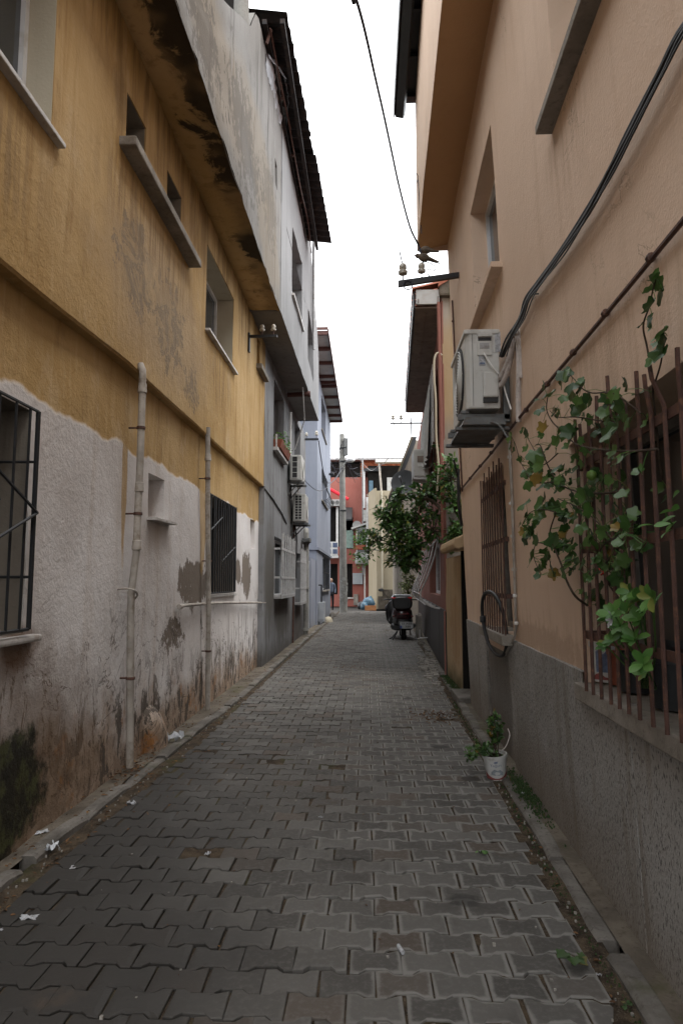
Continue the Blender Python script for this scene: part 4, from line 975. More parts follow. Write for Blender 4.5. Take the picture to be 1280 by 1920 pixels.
sill(ph, FR, .7, 3.64, .905, .085, .055, 'stone', inn=.34, bevel=.008); sill(ph, FR, 5.52, 6.86, 1.0, .08, .10, 'stone', inn=.2, bevel=.006)
mb = MB(); mb.box(.9, 3.62, .99, 2.24, -.9, -.36, FR); mb.build('room_shade', M['dark'], ph)
window(ph, FR, .9, 3.62, 1.0, 2.22, .32, 'woodframe', .055, mull=2); window(ph, FR, *Q2, .22, 'woodframe', .05)
rr = random.Random(12)
def F1(u, v, w): return FR(u, v, w + .055 - .045 * (v - 1) / 1.3)
def exg(m):
    for v in (2.07, 1.66, 1.25): m.box(3.37, 3.41, v - .018, v + .018, -.10, .0, F1); m.box(1.0, 1.03, v - .018, v + .018, -.10, .0, F1)
us = [3.37, 3.255, 3.14, 3.01, 2.90, 2.79, 2.68, 2.55, 2.43, 2.31, 2.19, 2.08, 1.96, 1.85, 1.73, 1.6, 1.48, 1.36, 1.22, 1.08]
mb = MB()
for v in (2.07, 1.66, 1.25): mb.box(1.0, 3.41, v - .019, v + .019, -.004, .003, F1)
exg(mb); g1 = mb.build('window_grille', M['rust'], ph)
for i, u in enumerate(us):
    m = MB(); top = 2.33 + rr.uniform(-.09, .04); bend = rr.gauss(0, .012); kk = .03 if i in (6,) else 0
    m.tube([F1(u + rr.gauss(0, .004), .985, .012), F1(u, 1.6, .012), F1(u + bend * .3, 2.1, .012), F1(u + bend, 2.2, .012 + abs(bend)), F1(u + bend * 1.5 + kk, top, .012 + abs(bend) + kk)], .0085, 6); m.build('bar', M['rust'], g1)
mb = MB()
for v in (2.30, 1.845, 1.39): mb.box(5.50, 6.76, v - .019, v + .019, -.004, .003, F1); mb.box(5.48, 5.52, v - .018, v + .018, -.25, .0, F1)
g2 = mb.build('window_grille', M['rust'], ph)
for i in range(10):
    u = 5.54 + 1.2 * i / 9; m = MB(); top = 2.52 + rr.uniform(-.05, .06); bend = rr.gauss(0, .03)
    m.tube([F1(u, 1.06, .012), F1(u, 1.8, .012), F1(u, 2.3, .012), F1(u + bend, top, .012)], .0068, 6); m.build('bar', M['rust'], g2)
# surface conduits with clips
def conduit(pts, r, clips, mat, root):
    m = MB(); m.tube(pts, r, 6); o = m.build('conduit', M[mat], root, smooth=True)
    for p, d in clips:
        c = MB(); c.lathe([(r * 1.1, -.012), (r * 1.7, -.01), (r * 1.7, .01), (r * 1.1, .012)], p, d, 8); c.build('clip', M['pvcw' if mat == 'pvc' else mat], o)
up_ = [FR(u, 2.64 + .006 * math.sin(u * 9), .018) for u in (.5, 1.2, 2, 2.6, 3.2, 3.8, 4.4, 5.0, 5.6, 6.2, 7, 8.4)]
conduit(up_, .010, [(FR(u, 2.642, .018), (0, 1, 0)) for u in (1.3, 1.85, 2.35, 2.85, 3.35, 3.9, 4.5, 5.3, 6.0, 6.7, 7.5)], 'rust', ph)
vp = [FR(5.15, 2.66, .016), FR(5.17, 2.2, .016), FR(5.33, 1.17, .016)]
conduit(vp + [FR(5.40, 1.08, .02), FR(5.62, .98, .03), FR(5.82, .90, .03)], .011, [(FR(5.15 + (2.64 - v) * .12, v, .016), (0, 0, 1)) for v in (2.45, 2.1, 1.85, 1.6, 1.4, 1.19)], 'pvc', ph)
conduit([FR(8.25, 5.0, .015), FR(8.3, 4.2, .015), FR(8.3, 3.4, .015), FR(8.3, 2.6, .015)], .010, [(FR(8.3, v, .015), (0, 0, 1)) for v in (4.75, 4.3, 3.8)], 'rust', ph)
m = MB()
m.tube([FR(8.45, 2.9, .03), FR(8.4, 2.7, .05), FR(8.42, 2.4, .05), FR(8.5, 2.2, .02)], .018, 6); m.tube(curve([FR(8.3, 3.0, .1), FR(8.5, 2.7, .02), (1.25, 8.9, 2.4)], 5), .012, 5); m.build('conduit', M['black'], ph)
# dark gutter of the taller roof above
ea = thing('eave', 'dark metal gutter and boarded eave high on the peach house', 'gutter', (.6, 4, 7.9))
m = MB(); m.prism([(.37, 7.80), (.385, 7.80), (.385, 7.84), (.40, 7.80), (.50, 7.78), (.53, 7.84), (.53, 8.02), (.37, 8.06)], 1, -8.72, lambda u, v, w: (u, -w, v)); m.build('gutter', M['darkgutter'], ea)
m = MB(); m.box(.53, 3.2, -1, 8.70, 7.985, 8.05, FW); m.build('soffit_board', M['darkgutter'], ea); m = MB(); m.prism([(.40, 8.06), (3.2, 8.9), (3.2, 8.06)], 1, -8.7, lambda u, v, w: (u, -w, v)); m.build('roof', M['tile'], ea)
for k in range(14): y = -.6 + k * .7; m = MB(); m.box(.53, .66, y, y + .06, 7.93, 7.985, FW); m.build('rafter_end', M['darkgutter'], ea)

# ------------------------------------------------------------------ big outdoor unit on the peach wall
ac = thing('air_conditioner', 'large cream air conditioner on a bracket on the peach wall', 'air conditioner', (.86, 5.4, 2.77))
ax0, ax1, ay0, ay1, az0, az1 = .735, .985, 5.0, 5.82, 2.785, 3.385
m = MB(); m.prism([(ax1, ay0), (ax1, ay1), (ax0 + .03, ay1), (ax0, ay1 - .03), (ax0, ay0 + .03), (ax0 + .03, ay0)], az0, az1, lambda u, v, w: (u, v, w)); m.build('casing', M['ac'], ac, bevel=.012)
m = MB(); m.box(.785, .788, ay0 - .004, ay0 + .002, az0 + .02, az1 - .02); m.build('panel_seam', M['bracket'], ac)
m = MB(); m.prism([(ax0 - .01, az1 - .03), (ax1 + .005, az1 - .03), (ax1 + .005, az1 + .006), (ax0 - .01, az1 + .006)], -ay0 + .008, -ay1 - .008, lambda u, v, w: (u, -w, v)); m.build('lid', M['ac'], ac, bevel=.008)
def face(px, py, d=0): p = onY(px, py, ay0 - d); return p.x, p.z
def fbox(px0, py0, px1, py1, d, name, mat, bevel=.006, d0=0):
    x0, z1 = face(px0, py0); x1, z0 = face(px1, py1); m = MB(); m.box(x0, x1, ay0 - d, ay0 - d0, z0, z1); return m.build(name, M[mat], ac, bevel=bevel)
fbox(893, 626, 922, 667, .012, 'handle_cover', 'ac', .008); fbox(894, 627, 921, 633, .026, 'hand_grip', 'ac', .004); fbox(895, 634, 920, 640, .0125, 'grip_recess', 'acdark', 0)
fbox(898, 644, 916, 655, .0135, 'rating_plate', 'steel', 0)
fbox(903, 699, 933, 747, .045, 'valve_cover', 'ac', .016); fbox(905, 746, 932, 755, .030, 'valve_opening', 'acdark', 0)
fbox(927, 622, 938, 660, .003, 'sticker', 'paper', 0)
fbox(897, 666, 910, 686, .003, 'sticker', 'paper', 0)
x0, z1 = face(899, 680); x1, z0 = face(908, 683); m = MB(); m.box(x0, x1, ay0 - .0045, ay0 - .003, z0, z1); m.build('print', M['print_blue'], ac)
m = MB()
for k in range(1, 12):
    rad = .022 * k; m.tube([(ax0 - .022 + .0006 * k, ay0 + .36 + rad * math.cos(q * math.pi / 14), az0 + .30 + rad * math.sin(q * math.pi / 14)) for q in range(29)], .004, 4, False)
for k in range(8):
    q = k * math.pi / 4; m.bar((ax0 - .012, ay0 + .36 + .04 * math.cos(q), az0 + .30 + .04 * math.sin(q)), (ax0 - .012, ay0 + .36 + .26 * math.cos(q), az0 + .30 + .26 * math.sin(q)), .004, 4)
m.build('fan_grille', M['ac'], ac)
m = MB(); m.lathe([(.268, -.002), (.27, .012), (.25, .012)], (ax0, ay0 + .36, az0 + .30), (-1, 0, 0), 28); m.build('fan_opening', M['acdark'], ac)
for y in (5.08, 5.72):
    m = MB(); m.box(.68, 1.07, y - .02, y + .02, 2.715, 2.76); m.box(1.02, 1.068, y - .02, y + .02, 2.70, 3.05)
    m.box(.70, .76, y - .03, y + .03, 2.76, 2.785)
    m.box(.66, 1.06, y - .03, y + .03, 2.635, 2.66); m.build('wall_bracket', M['bracket'], ac, bevel=.004)
m = MB(); m.prism([(.70, 2.66), (1.02, 2.66), (1.0, 2.715), (.72, 2.715)], -4.98, -5.8, lambda u, v, w: (u, -w, v)); m.build('drip_tray', M['bracket'], ac)
def apipe(pts, r, name, mat): m = MB(); m.tube(curve(pts, 6), r, 8); return m.build(name, M[mat], ac, smooth=True)
apipe([(.975, 4.985, 3.005), (.995, 4.93, 3.03), (1.02, 4.82, 3.10), (1.035, 4.75, 3.19), (1.045, 4.73, 3.235), (1.05, 4.68, 3.23), (1.05, 4.64, 3.15), (1.052, 4.66, 2.95), (1.055, 4.72, 2.75), (1.06, 4.74, 2.62)], .021, 'insulated_pipe', 'foam')
apipe([(.975, 4.985, 2.945), (.995, 4.94, 2.965), (1.02, 4.86, 3.04), (1.035, 4.80, 3.14), (1.045, 4.77, 3.22), (1.045, 4.74, 3.245)], .018, 'insulated_pipe', 'foam')
apipe([(1.055, 4.80, 3.22), (1.052, 4.70, 3.265), (1.052, 4.62, 3.24), (1.052, 4.60, 3.1), (1.056, 4.62, 2.9)], .014, 'insulated_pipe', 'foam')
a_ = face(905, 664); apipe([(a_[0], 4.975, a_[1]), (a_[0] + .02, 4.95, a_[1] - .05), (.92, 4.94, 3.08), (.97, 4.96, 3.03), (1.0, 5.0, 3.02)], .007, 'power_cable', 'pvcw')
apipe([(1.0, 4.98, 2.99), (1.02, 4.96, 2.88), (1.04, 4.9, 2.75)], .006, 'drain_hose', 'pvcw')
apipe([(.90, 4.99, 2.68), (.96, 4.93, 2.64), (1.03, 4.90, 2.5)], .007, 'drain_hose', 'bracket')

# black cable bundle sagging along the peach wall
cb = thing('cable_bundle', 'thick black cables sagging down the peach wall to the air conditioner', 'cable', (1.0, 3, 3.2))
base = [(1420, -90), (1290, 40), (1235, 140), (1180, 250), (1140, 325), (1100, 400), (1050, 475), (1010, 530), (990, 560), (975, 597), (955, 635), (940, 668)]
for k, (dx, r) in enumerate(((0, .013), (-7, .007), (5, .006), (9, .004))):
    pts = [onR(px + dx * (0.3 + .7 * abs(math.sin(i * 1.3 + k))), py, .03 + .006 * k) for i, (px, py) in enumerate(base)]
    m = MB(); m.tube(curve(pts, 5), r, 6); m.build('cable', M['black'], cb, smooth=True)
m = MB(); m.bar(onR(992, 553, .0), onR(1008, 551, .03), .005, 5); m.build('cable_tie', M['iron'], cb)
# coiled hose hanging on the far grille
cx, cz = 5.98, 1.15
hl = MB(); loop = []
for q in range(37):
    t = 2 * math.pi * q / 36; loop.append(FR(cx + .285 * math.cos(t) + .04 * math.sin(t), cz + .278 * math.sin(t) + .01 * math.sin(3 * t), .085 + .05 * math.cos(t) + .02 * math.sin(t)))
hl.tube(loop, .016, 8, False); 
ho = hl.build('hose_loop', M['black'], smooth=True); tag(ho, 'black rubber hose coiled in a loop over the far brown window grille', 'hose')
m = MB(); m.lathe([(.021, -.03), (.027, -.02), (.027, .02), (.021, .03)], FR(cx + .285, cz + .02, .137), (0, .1, 1), 8); m.build('coupling', M['iron'], ho)

# insulator bracket with doves at the far corner
b3 = thing('insulator_bracket', 'long black iron bracket on the peach corner, a dove on its insulator', 'bracket', (1.05, 7.6, 5.0))
m = MB(); A_, B_ = Vector((.36, 7.6, 4.93)), Vector((1.06, 7.6, 5.03))
m.prism([(.36, 4.895), (1.07, 5.0), (1.07, 5.055), (.36, 4.965)], -7.575, -7.625, lambda u, v, w: (u, -w, v)); m.build('arm', M['iron'], b3)
insulator(b3, (.63, 7.6, 4.985), 1.1); insulator(b3, (.415, 7.6, 4.955), 1.25)
m = MB(); m.bar((.415, 7.6, 5.15), (.375, 7.6, 5.34), .008, 5); m.build('spike', M['iron'], b3)
m = MB(); m.tube(curve([(.66, 7.6, 5.20), (.74, 7.58, 5.16), (.79, 7.58, 5.11), (.76, 7.58, 5.07), (.71, 7.58, 5.10), (.70, 7.58, 5.04), (.73, 7.58, 5.0)]), .006, 5); m.build('tail_wire', M['wireblue'], b3)
m = MB(); m.tube([(.47 + .05 * math.cos(q / 3), 7.56, 4.90 + .055 * math.sin(q / 3)) for q in range(42)], .007, 5); m.build('wire_coil', M['wireblue'], b3)
def dove(p, h, s, label):
    p = Vector(p); h = Vector(h).normalized(); m = MB()
    m.lathe([(.002, -.085), (.012, -.08), (.022, -.06), (.040, -.03), (.048, 0), (.046, .03), (.036, .055), (.026, .068), (.027, .082), (.024, .098), (.012, .108), (.004, .124)], p, h, 10)
    side = h.cross(Vector((0, 0, 1))).normalized()
    for k, e in ((-1, .014), (1, .012)):
        q = p - h * .05 + side * .02 * k; m.tube([q, q - h * .075 - Vector((0, 0, .012)), q - h * .15 - Vector((0, 0, .02))], [.02, .012, .004], 6)
    m.bar(p + side * .015, p + side * .015 - Vector((0, 0, .07)), .004, 4); m.bar(p - side * .015, p - side * .015 - Vector((0, 0, .07)), .004, 4)
    o = m.build('dove', M['bird'], smooth=True); tag(o, label, 'bird'); return o
dove((.665, 7.6, 5.245), (-.9, .1, .30), 1, 'brown dove perched on the middle insulator of the black bracket')
dove((.70, 7.75, 5.41), (-.7, .6, .3), 1, 'small bird at the end of the overhead wire under the peach roof corner')
ow = MB(); pts = [onY(px, py, y) for px, py, y in ((785, 462, 7.7), (768, 425, 7.45), (748, 350, 7.0), (733, 280, 6.5), (718, 210, 6.0), (702, 140, 5.4), (690, 85, 5.0), (678, 35, 4.6), (662, -20, 4.2), (640, -95, 3.8))]
pts = [Vector((.65, 7.6, 5.19))] + pts + [Vector((-.8, 0, 5.8)), Vector((-1.3, -5, 6.4))]
ow.tube(curve(pts, 6), .0115, 6); o = ow.build('overhead_wire', M['wireblue']); tag(o, 'dark blue overhead wire crossing the sky to the bracket with the doves', 'wire')
rp2 = MB(); c_ = onY(770, 336, 7.9); rp2.tube([c_ + Vector((.085 * math.cos(q * math.pi / 10), .2 * math.sin(q * math.pi / 10), .03 * math.sin(q * math.pi / 10))) for q in range(21)], .005, 5); rp2.bar(c_ + Vector((.085, 0, 0)), c_ + Vector((.12, 0, -.7)), .005, 5)
o = rp2.build('wire_ring', M['wireblue']); tag(o, 'thin wire ring sticking out at the edge of the peach roof overhang', 'wire')

# ------------------------------------------------------------------ yellow gate wall with a canopy and a dark doorway
gw = thing('gate_wall', 'flaking yellow yard wall with a rounded canopy over a dark doorway', 'gate', (1.3, 10, 0))
FGT = lambda u, v, w: (1.285 - (u - 9.45) * .018 - w, u, v)
m = MB(); wall(m, FGT, 9.45, 11.12, -.1, 1.88, (), .014, .14, freq=2, ragged=.012); m.quad(FGT(9.45, -.1, 0), FGT(9.45, 1.88, 0), FGT(9.45, 1.88, -.35), FGT(9.45, -.1, -.35)); m.quad(FGT(9.45, 1.88, 0), FGT(11.12, 1.88, 0), FGT(11.12, 1.88, -.3), FGT(9.45, 1.88, -.3)); m.quad(FGT(9.45, -.1, -.3), FGT(9.45, 1.88, -.3), FGT(11.12, 1.88, -.3), FGT(11.12, -.1, -.3)); m.build('wall', M['gate'], gw, smooth=True)
m = MB(); prof = []
for i in range(9):
    t = i / 8; prof.append((1.09 + .42 * t, 2.06 + .10 * math.sin(t * 1.6) + .02 * mnoise.noise(Vector((t * 5, 1, 1)))))
und = [(1.51, 1.97), (1.36, 1.955), (1.24, 1.96), (1.14, 1.915), (1.085, 1.93), (1.07, 1.98)]
m.prism(prof + und, -8.62, -10.25, lambda u, v, w: (u, -w, v)); m.build('canopy', M['gate'], gw, bevel=.02)
m = MB(); m.box(1.36, 1.41, 8.62, 9.45, 0, 2.0); m.build('door', M['brownsteel'], gw)
m = MB(); m.box(1.265, 1.30, 8.60, 8.68, 0, 1.95); m.build('door_post', M['brownsteel'], gw); m = MB(); m.box(1.27, 1.5, 9.40, 9.46, 0, 1.93); m.build('door_post', M['dark'], gw)
m = MB(); m.box(1.10, 1.46, 8.62, 9.40, -.05, .085); m.build('door_step', M['kerb'], gw, bevel=.01)
# ------------------------------------------------------------------ the red house (right, behind the yard)
rh = thing('red_house', 'dusty red house with a granite base, white window grilles and a deep boarded eave', 'house', (1.8, 16, 0))
m = MB(); wall(m, FRED, 11.2, 24, 1.05, 6.3, [(12.6, 16.4, 1.25, 2.35, .2, 0), (12.3, 16.8, 4.05, 5.5, .4, 0)], .006, .35); shell(m, FRED, 11.21, 24, -.1, 6.3, 5); m.build('wall', M['redwall'], rh, smooth=True)
m = MB(); wall(m, FY(11.2), 1.262, 5, -.1, 6.62, (), .01, .3); m.build('end_wall', M['endwall'], rh, smooth=True)
m = MB(); m.box(11.195, 11.45, 1.02, 6.25, -.02, .012, FRED); m.build('corner_band', M['redwall'], rh, bevel=.004)
for i in range(8):
    a = 11.2 + i * 1.6; m = MB(); m.box(a + .004, a + 1.594, -.1, 1.05, -.02, .02 + .002 * (i % 2), FRED); m.build('granite_slab', M['granite'], rh)
window(rh, FRED, 12.6, 16.4, 1.25, 2.35, .2, fr=.06, mull=2); window(rh, FRED, 12.3, 16.8, 4.05, 5.5, .35, fr=.07, mull=2, curtain=True)
m = MB(); m.box(11.19, 11.26, 0, 1.04, .02, .04, FRED); m.build('red_trim', M['redwall'], rh)
# boarded eave with a dark edge and tiles above
ex_ = lambda y: .815 + .0355 * (y - 11.2)
for i in range(4):
    a, c = 11.22 + 1.77 * i, 11.22 + 1.77 * (i + 1) - .012
    for (f0, f1) in ((0, .42), (.43, 1)):
        m = MB(); P = []
        for z in (6.13, 6.155):
            for y, f in ((a, f0), (c, f0), (c, f1), (a, f1)):
                xo, xi = ex_(y), 1.27 + (y - 11.2) * .0385; P.append((xo + (xi - xo) * f, y, z))
        m.add(P, [(0, 1, 2, 3), (4, 5, 6, 7), (0, 1, 5, 4), (1, 2, 6, 5), (2, 3, 7, 6), (3, 0, 4, 7)]); m.build('soffit_board', M['soffitboard'], rh)
m = MB()
P = [(ex_(11.2), 11.2, 6.16), (ex_(18.3), 18.3, 6.16), (3.2, 18.3, 7.0), (3.2, 11.2, 7.0)]; m.quad(*P); m.quad((ex_(18.3), 18.3, 6.1), (1.6, 18.3, 6.1), (1.6, 18.3, 6.5), (ex_(18.3), 18.3, 6.3)); m.build('roof', M['tile'], rh)
m = MB(); m.prism([(ex_(11.19) - .035, 11.19), (ex_(11.19), 11.19), (ex_(18.32), 18.32), (ex_(18.32) - .035, 18.32)], 6.12, 6.42, lambda u, v, w: (u, v, w)); m.build('fascia', M['iron'], rh)
for i in range(29):
    y = 11.22 + .25 * i; m = MB(); n = 6
    for k in range(n + 1):
        q = math.pi * k / n
        for t, (x, z) in enumerate(((ex_(y) - .05, 6.43), (ex_(y) + 2.0, 6.88))): m.v.append((x, y + .11 * math.cos(q), z + .06 * math.sin(q)))
    for k in range(n): m.f.append((2 * k, 2 * k + 1, 2 * k + 3, 2 * k + 2))
    m.build('tile', M['tile'], rh)
m = MB(); m.box(.825, 1.215, 11.14, 11.19, 6.17, 6.425); m.build('eave_end_box', M['whitepanel'], rh, bevel=.006)
m = MB(); m.bar((.865, 11.13, 6.18), (.865, 11.13, 6.26), .006, 4); m.bar((1.19, 11.13, 6.2), (1.19, 11.13, 6.30), .006, 4); m.build('eave_hook', M['rust'], rh)
m = MB(); m.prism([(1.19, 6.45), (1.22, 6.60), (1.40, 6.66), (1.40, 6.58)], -11.08, -11.3, lambda u, v, w: (u, -w, v)); m.build('ridge_tile', M['tile'], rh)
for (x0, x1, y0, y1, z0, z1) in ((1.21, 1.60, 11.1, 11.25, 6.30, 6.58),):
    m = MB(); m.box(x0, x1, y0, y1, z0, z1); m.build('mortar_cap', M['strip'], rh, bevel=.04)
# bellied white grille in front of the lower window
mb = MB()
for v, w in ((2.28, .05), (1.28, .36), (1.10, .28)): mb.bar(FRED(12.5, v, w), FRED(17.5, v, w), .013)
wg = mb.build('window_grille', M['whitegrille'], rh)
for i in range(5):
    u = 12.5 + 5.6 * i / 4; m = MB(); m.tube(curve([FRED(u, 2.32, .03), FRED(u, 2.0, .10), FRED(u, 1.6, .24), FRED(u, 1.33, .36), FRED(u, 1.17, .33), FRED(u, 1.06, .16), FRED(u, 1.03, .02)], 3), .017, 6); m.build('bar', M['whitegrille'], wg)
mb = MB()
for v in (4.1, 4.75, 5.45): mb.bar(FRED(12.3, v, .10), FRED(16.8, v, .10), .014)
wg = mb.build('window_grille', M['whitegrille'], rh)
for i in range(14):
    u = 12.3 + 4.5 * i / 13; m = MB(); m.bar(FRED(u, 4.05, .10), FRED(u, 5.5, .10), .011); m.build('bar', M['whitegrille'], wg)
m = MB(); n = 30
for i in range(n + 1):
    u = 12.9 + 3.7 * i / n; wv = .03 * math.sin(i * 1.5)
    m.v += [FRED(u, 3.9, .14 + wv + .05), FRED(u, 5.3, .12 + wv)]
for i in range(n): m.f.append((2 * i, 2 * i + 1, 2 * i + 3, 2 * i + 2))
m.build('curtain', M['curtain'], rh, smooth='all')
m = MB(); m.tube(curve([(1.245, 11.15, 5.28), (1.18, 11.14, 5.32), (1.12, 11.14, 5.22), (1.11, 11.14, 4.9), (1.13, 11.14, 4.5), (1.13, 11.14, 3.9), (1.16, 11.14, 3.4), (1.14, 11.2, 3.0)]), .018, 8); m.build('bent_pipe', M['reveal'], rh, smooth=True)
m = MB(); m.bar((1.20, 11.15, 6.2), (1.22, 11.15, 2.2), .03, 6); m.build('corner_pipe', M['redwall'], rh)
# second air conditioner, hanging on the red wall
t = thing('air_conditioner', 'grey air conditioner on the red house beside the satellite dish', 'air conditioner', (1.15, 14.6, 3.75))
m = MB(); m.box(.985, 1.305, 14.5, 15.3, 3.76, 4.345); m.build('casing', M['ac'], t, bevel=.015)
m = MB(); m.box(1.01, 1.27, 14.485, 14.5, 4.25, 4.33); m.build('lid', M['ac'], t, bevel=.006)
m = MB(); m.box(1.06, 1.20, 14.488, 14.5, 4.06, 4.20); m.build('handle', M['soffitboard'], t); m = MB(); m.box(1.07, 1.19, 14.48, 14.499, 3.96, 4.03); m.build('label_plate', M['pvcw'], t)
for y in (14.52, 15.2): m = MB(); m.box(.98, 1.45, y, y + .05, 3.70, 3.755); m.build('wall_bracket', M['whitegrille'], t)
m = MB(); m.tube(curve([(1.22, 14.46, 3.98), (1.30, 14.44, 3.93), (1.38, 14.4, 4.05), (1.40, 14.4, 4.4)]), .016, 6); m.build('hose', M['foam'], t)
# satellite dish
t = thing('satellite_dish', 'dark grey satellite dish by the wall of the red house', 'satellite dish', (.95, 17, 3.95))
ax = Vector((-.35, -1, .28)).normalized(); m = MB()
m.lathe([(.02, .0)] + [(.32 * k / 6, .10 * (k / 6) ** 2) for k in range(1, 7)] + [(.325, .10)] + [(.32 * k / 6, .10 * (k / 6) ** 2 - .012) for k in range(6, 0, -1)], (.915, 17, 3.97), ax, 24); m.build('reflector', M['dish'], t, smooth=True)
c_ = Vector((.915, 17, 3.97)); m = MB(); m.bar(c_ - Vector((0, 0, .28)), c_ + ax * .38, .012, 5); m.bar(c_, c_ + Vector((.55, .15, -.1)), .02, 6); m.build('arm', M['dish'], t)
m = MB(); m.lathe([(.03, 0), (.035, .04), (.03, .08)], c_ + ax * .36, ax, 10); m.build('receiver', M['greybox'], t)
# insulator bracket on the red house
b4 = thing('insulator_bracket', 'thin far bracket with two insulators above the satellite dish against the sky', 'bracket', (1.4, 18.5, 6))
m = MB(); m.box(.62, 1.5, 18.48, 18.52, 5.84, 5.88); m.build('arm', M['bracket'], b4); insulator(b4, (.70, 18.5, 5.88), 1.2); insulator(b4, (.92, 18.5, 5.88), 1.2)
m = MB(); m.tube(curve([(.73, 18.5, 5.86), (.66, 21, 5.4), (.4, 27, 6.1), (0, 34, 7.2), (-1.1, 34.7, 8.8)], 6), .012, 4); m.build('wire', M['steel'], b4)
# small things at its foot
m = MB(); m.box(1.30, 1.46, 18.9, 19.2, 0, .62); m.box(1.36, 1.44, 18.95, 19.15, .62, .66); o = m.build('concrete_block', M['stone'], bevel=.012); tag(o, 'grey concrete block standing between the scooter and the granite base', 'concrete block')
m = MB(); m.box(1.20, 1.34, 16.9, 17.1, 0, .14); o = m.build('cut_stone', M['debris'], bevel=.012); tag(o, 'small pale cut stone on the kerb before the scooter', 'stone')
m = MB(); y = 17.4; m.bar((1.28, y, .12), (1.55, y, .12), .012, 5); m.bar((1.28, y, .12), (1.28, y, .32), .012, 5); m.bar((1.55, y, .12), (1.55, y, .32), .012, 5); m.bar((1.28, y, .0), (1.28, y, .12), .012, 5); m.bar((1.55, y, 0), (1.55, y, .12), .012, 5)
o = m.build('shoe_scraper', M['whitegrille']); tag(o, 'low white metal frame at the granite base behind the rubble', 'metal frame')

# ------------------------------------------------------------------ farther houses
fg = thing('gable_house', 'cement gable house with a dark sloping roof edge behind the satellite dish', 'house', (2, 26, 0))
m = MB(); m.prism([(1.25, 0), (1.25, 5.35), (1.75, 6.75), (4.5, 6.75), (4.5, 0)], -25, -35, lambda u, v, w: (u, -w, v)); m.build('wall', M['endwall'], fg)
m = MB(); m.prism([(.76, 4.62), (.92, 4.58), (1.72, 6.50), (1.78, 6.75), (1.62, 6.75)], -24.4, -35, lambda u, v, w: (u, -w, v)); m.build('roof', M['potdark'], fg)
m = MB(); m.prism([(.74, 4.58), (.82, 4.60), (1.64, 6.72), (1.56, 6.74)], -24.3, -24.42, lambda u, v, w: (u, -w, v)); m.build('verge_board', M['strip'], fg)
m = MB(); m.bar((1.60, 24.6, 6.7), (1.58, 24.6, 7.5), .025, 5); m.build('roof_pin', M['iron'], fg)
bg_ = thing('cream_house', 'cream house with a cut-off corner and a pale pipe at the end of the street', 'house', (1.5, 42, 0))
m = MB(); m.prism([(.03, 41), (.48, 39), (5, 39), (5, 50), (.03, 50)], 0, 6.75, lambda u, v, w: (u, v, w)); m.build('wall', M['beige'], bg_)
m = MB(); m.prism([(.02, 41.2), (.40, 38.98), (.48, 38.9), (.5, 39.2), (.1, 41.2)], 5.5, 6.9, lambda u, v, w: (u, v, w)); m.build('corner_cap', M['beige'], bg_)
m = MB(); m.lathe([(.055, 1.2), (.055, 6.7)], (.80, 38.93, 0), n=8); m.build('drainpipe', M['reveal'], bg_); m = MB(); m.box(.55, 2, 38.96, 38.99, .0, .72); m.box(.8, 1.6, 38.95, 38.98, .72, 1.1); m.build('patched_base', M['strip'], bg_)
m = MB(); m.tube(curve([(.2, 38.9, 3.35), (1, 38.9, 3.3), (2.2, 38.9, 3.32)]), .02, 4); m.build('cable', M['black'], bg_)
m = MB(); m.box(1.42, 1.62, 37.6, 38.6, 0, 3.4); m.build('gate_post', M['iron'], bg_)
# terracotta house facing down the street
th = thing('terracotta_house', 'terracotta red house with a dark doorway facing down the street', 'house', (-1, 46, 0))
m = MB(); wall(m, FY(46), -9, .45, -.1, 8.62, [(-3.2, -2.05, .7, 2.75, .3, 1), (-1.85, -1.05, .5, 2.75, .4, 1), (-2.75, -1.9, 3.9, 6.6, .3, 1), (-1.55, -1.0, 3.75, 5.9, .25, 1)], .004, .8); shell(m, FY(46), -9, .45, -.1, 8.62, 6); m.build('wall', M['brickred'], th)
for (a, b_, c, d) in ((-3.2, -2.05, .7, 2.75), (-1.85, -1.05, .5, 2.75), (-2.75, -1.9, 3.9, 6.6), (-1.55, -1.0, 3.75, 5.9)):
    m = MB(); m.box(a, b_, c, d, -.29, -.25, FY(46)); m.build('door' if c < .6 else 'window', M['dark'], th)
m = MB(); m.box(-1.46, -1.0, 3.8, 5.0, .0, .05, FY(46)); m.build('shutter', simple('sage_shutter', (.22, .30, .26), .6), th)
m = MB(); m.box(-1.85, -1.0, .42, .5, 0, .1, FY(46)); m.build('sill', M['marble'], th); m = MB(); m.box(-2.15, -2.0, 3.9, 6.6, .0, .07, FY(46)); m.build('window_post', M['pvcw'], th)
m = MB(); m.box(-2.9, -1.6, 6.62, 7.05, 0, .5, FY(46)); m.build('balcony_sign', M['whitepanel'], th)
for i in range(3):
    m = MB(); m.lathe([(.13, 0), (.13, .03)], (-2.35 + .3 * i, 45.47, 6.85), (0, -1, 0), 10); m.build('sign_mark', M['bracket'], th)
m = MB(); m.prism([(44.6, 5.55), (45.9, 6.1), (45.9, 6.55), (44.6, 5.65)], -1.6, -1.05, lambda u, v, w: (w, u, v)); m.build('dark_canopy', M['iron'], th)
m = MB(); m.box(-3.2, -1.95, 44.6, 45.9, 3.1, 3.25); m.box(-3.2, -1.97, 44.58, 44.62, 3.25, 4.15); m.build('balcony', M['whitegrille'], th)
for i in range(2):
    for j in range(2): m = MB(); m.box(-2.72 + .42 * i, -2.42 + .42 * i, 44.55, 44.585, 3.36 + .42 * j, 3.66 + .42 * j); m.build('balcony_panel', simple('blue_balcony_glass', (.07, .09, .15), .3), th)
m = MB(); m.tube(curve([(-2.6, 45.3, 7.75), (-2.0, 45.2, 7.4), (-1.3, 45.1, 7.0)]), [.11] * 11, 8); m.build('rolled_awning', M['awning'], th)
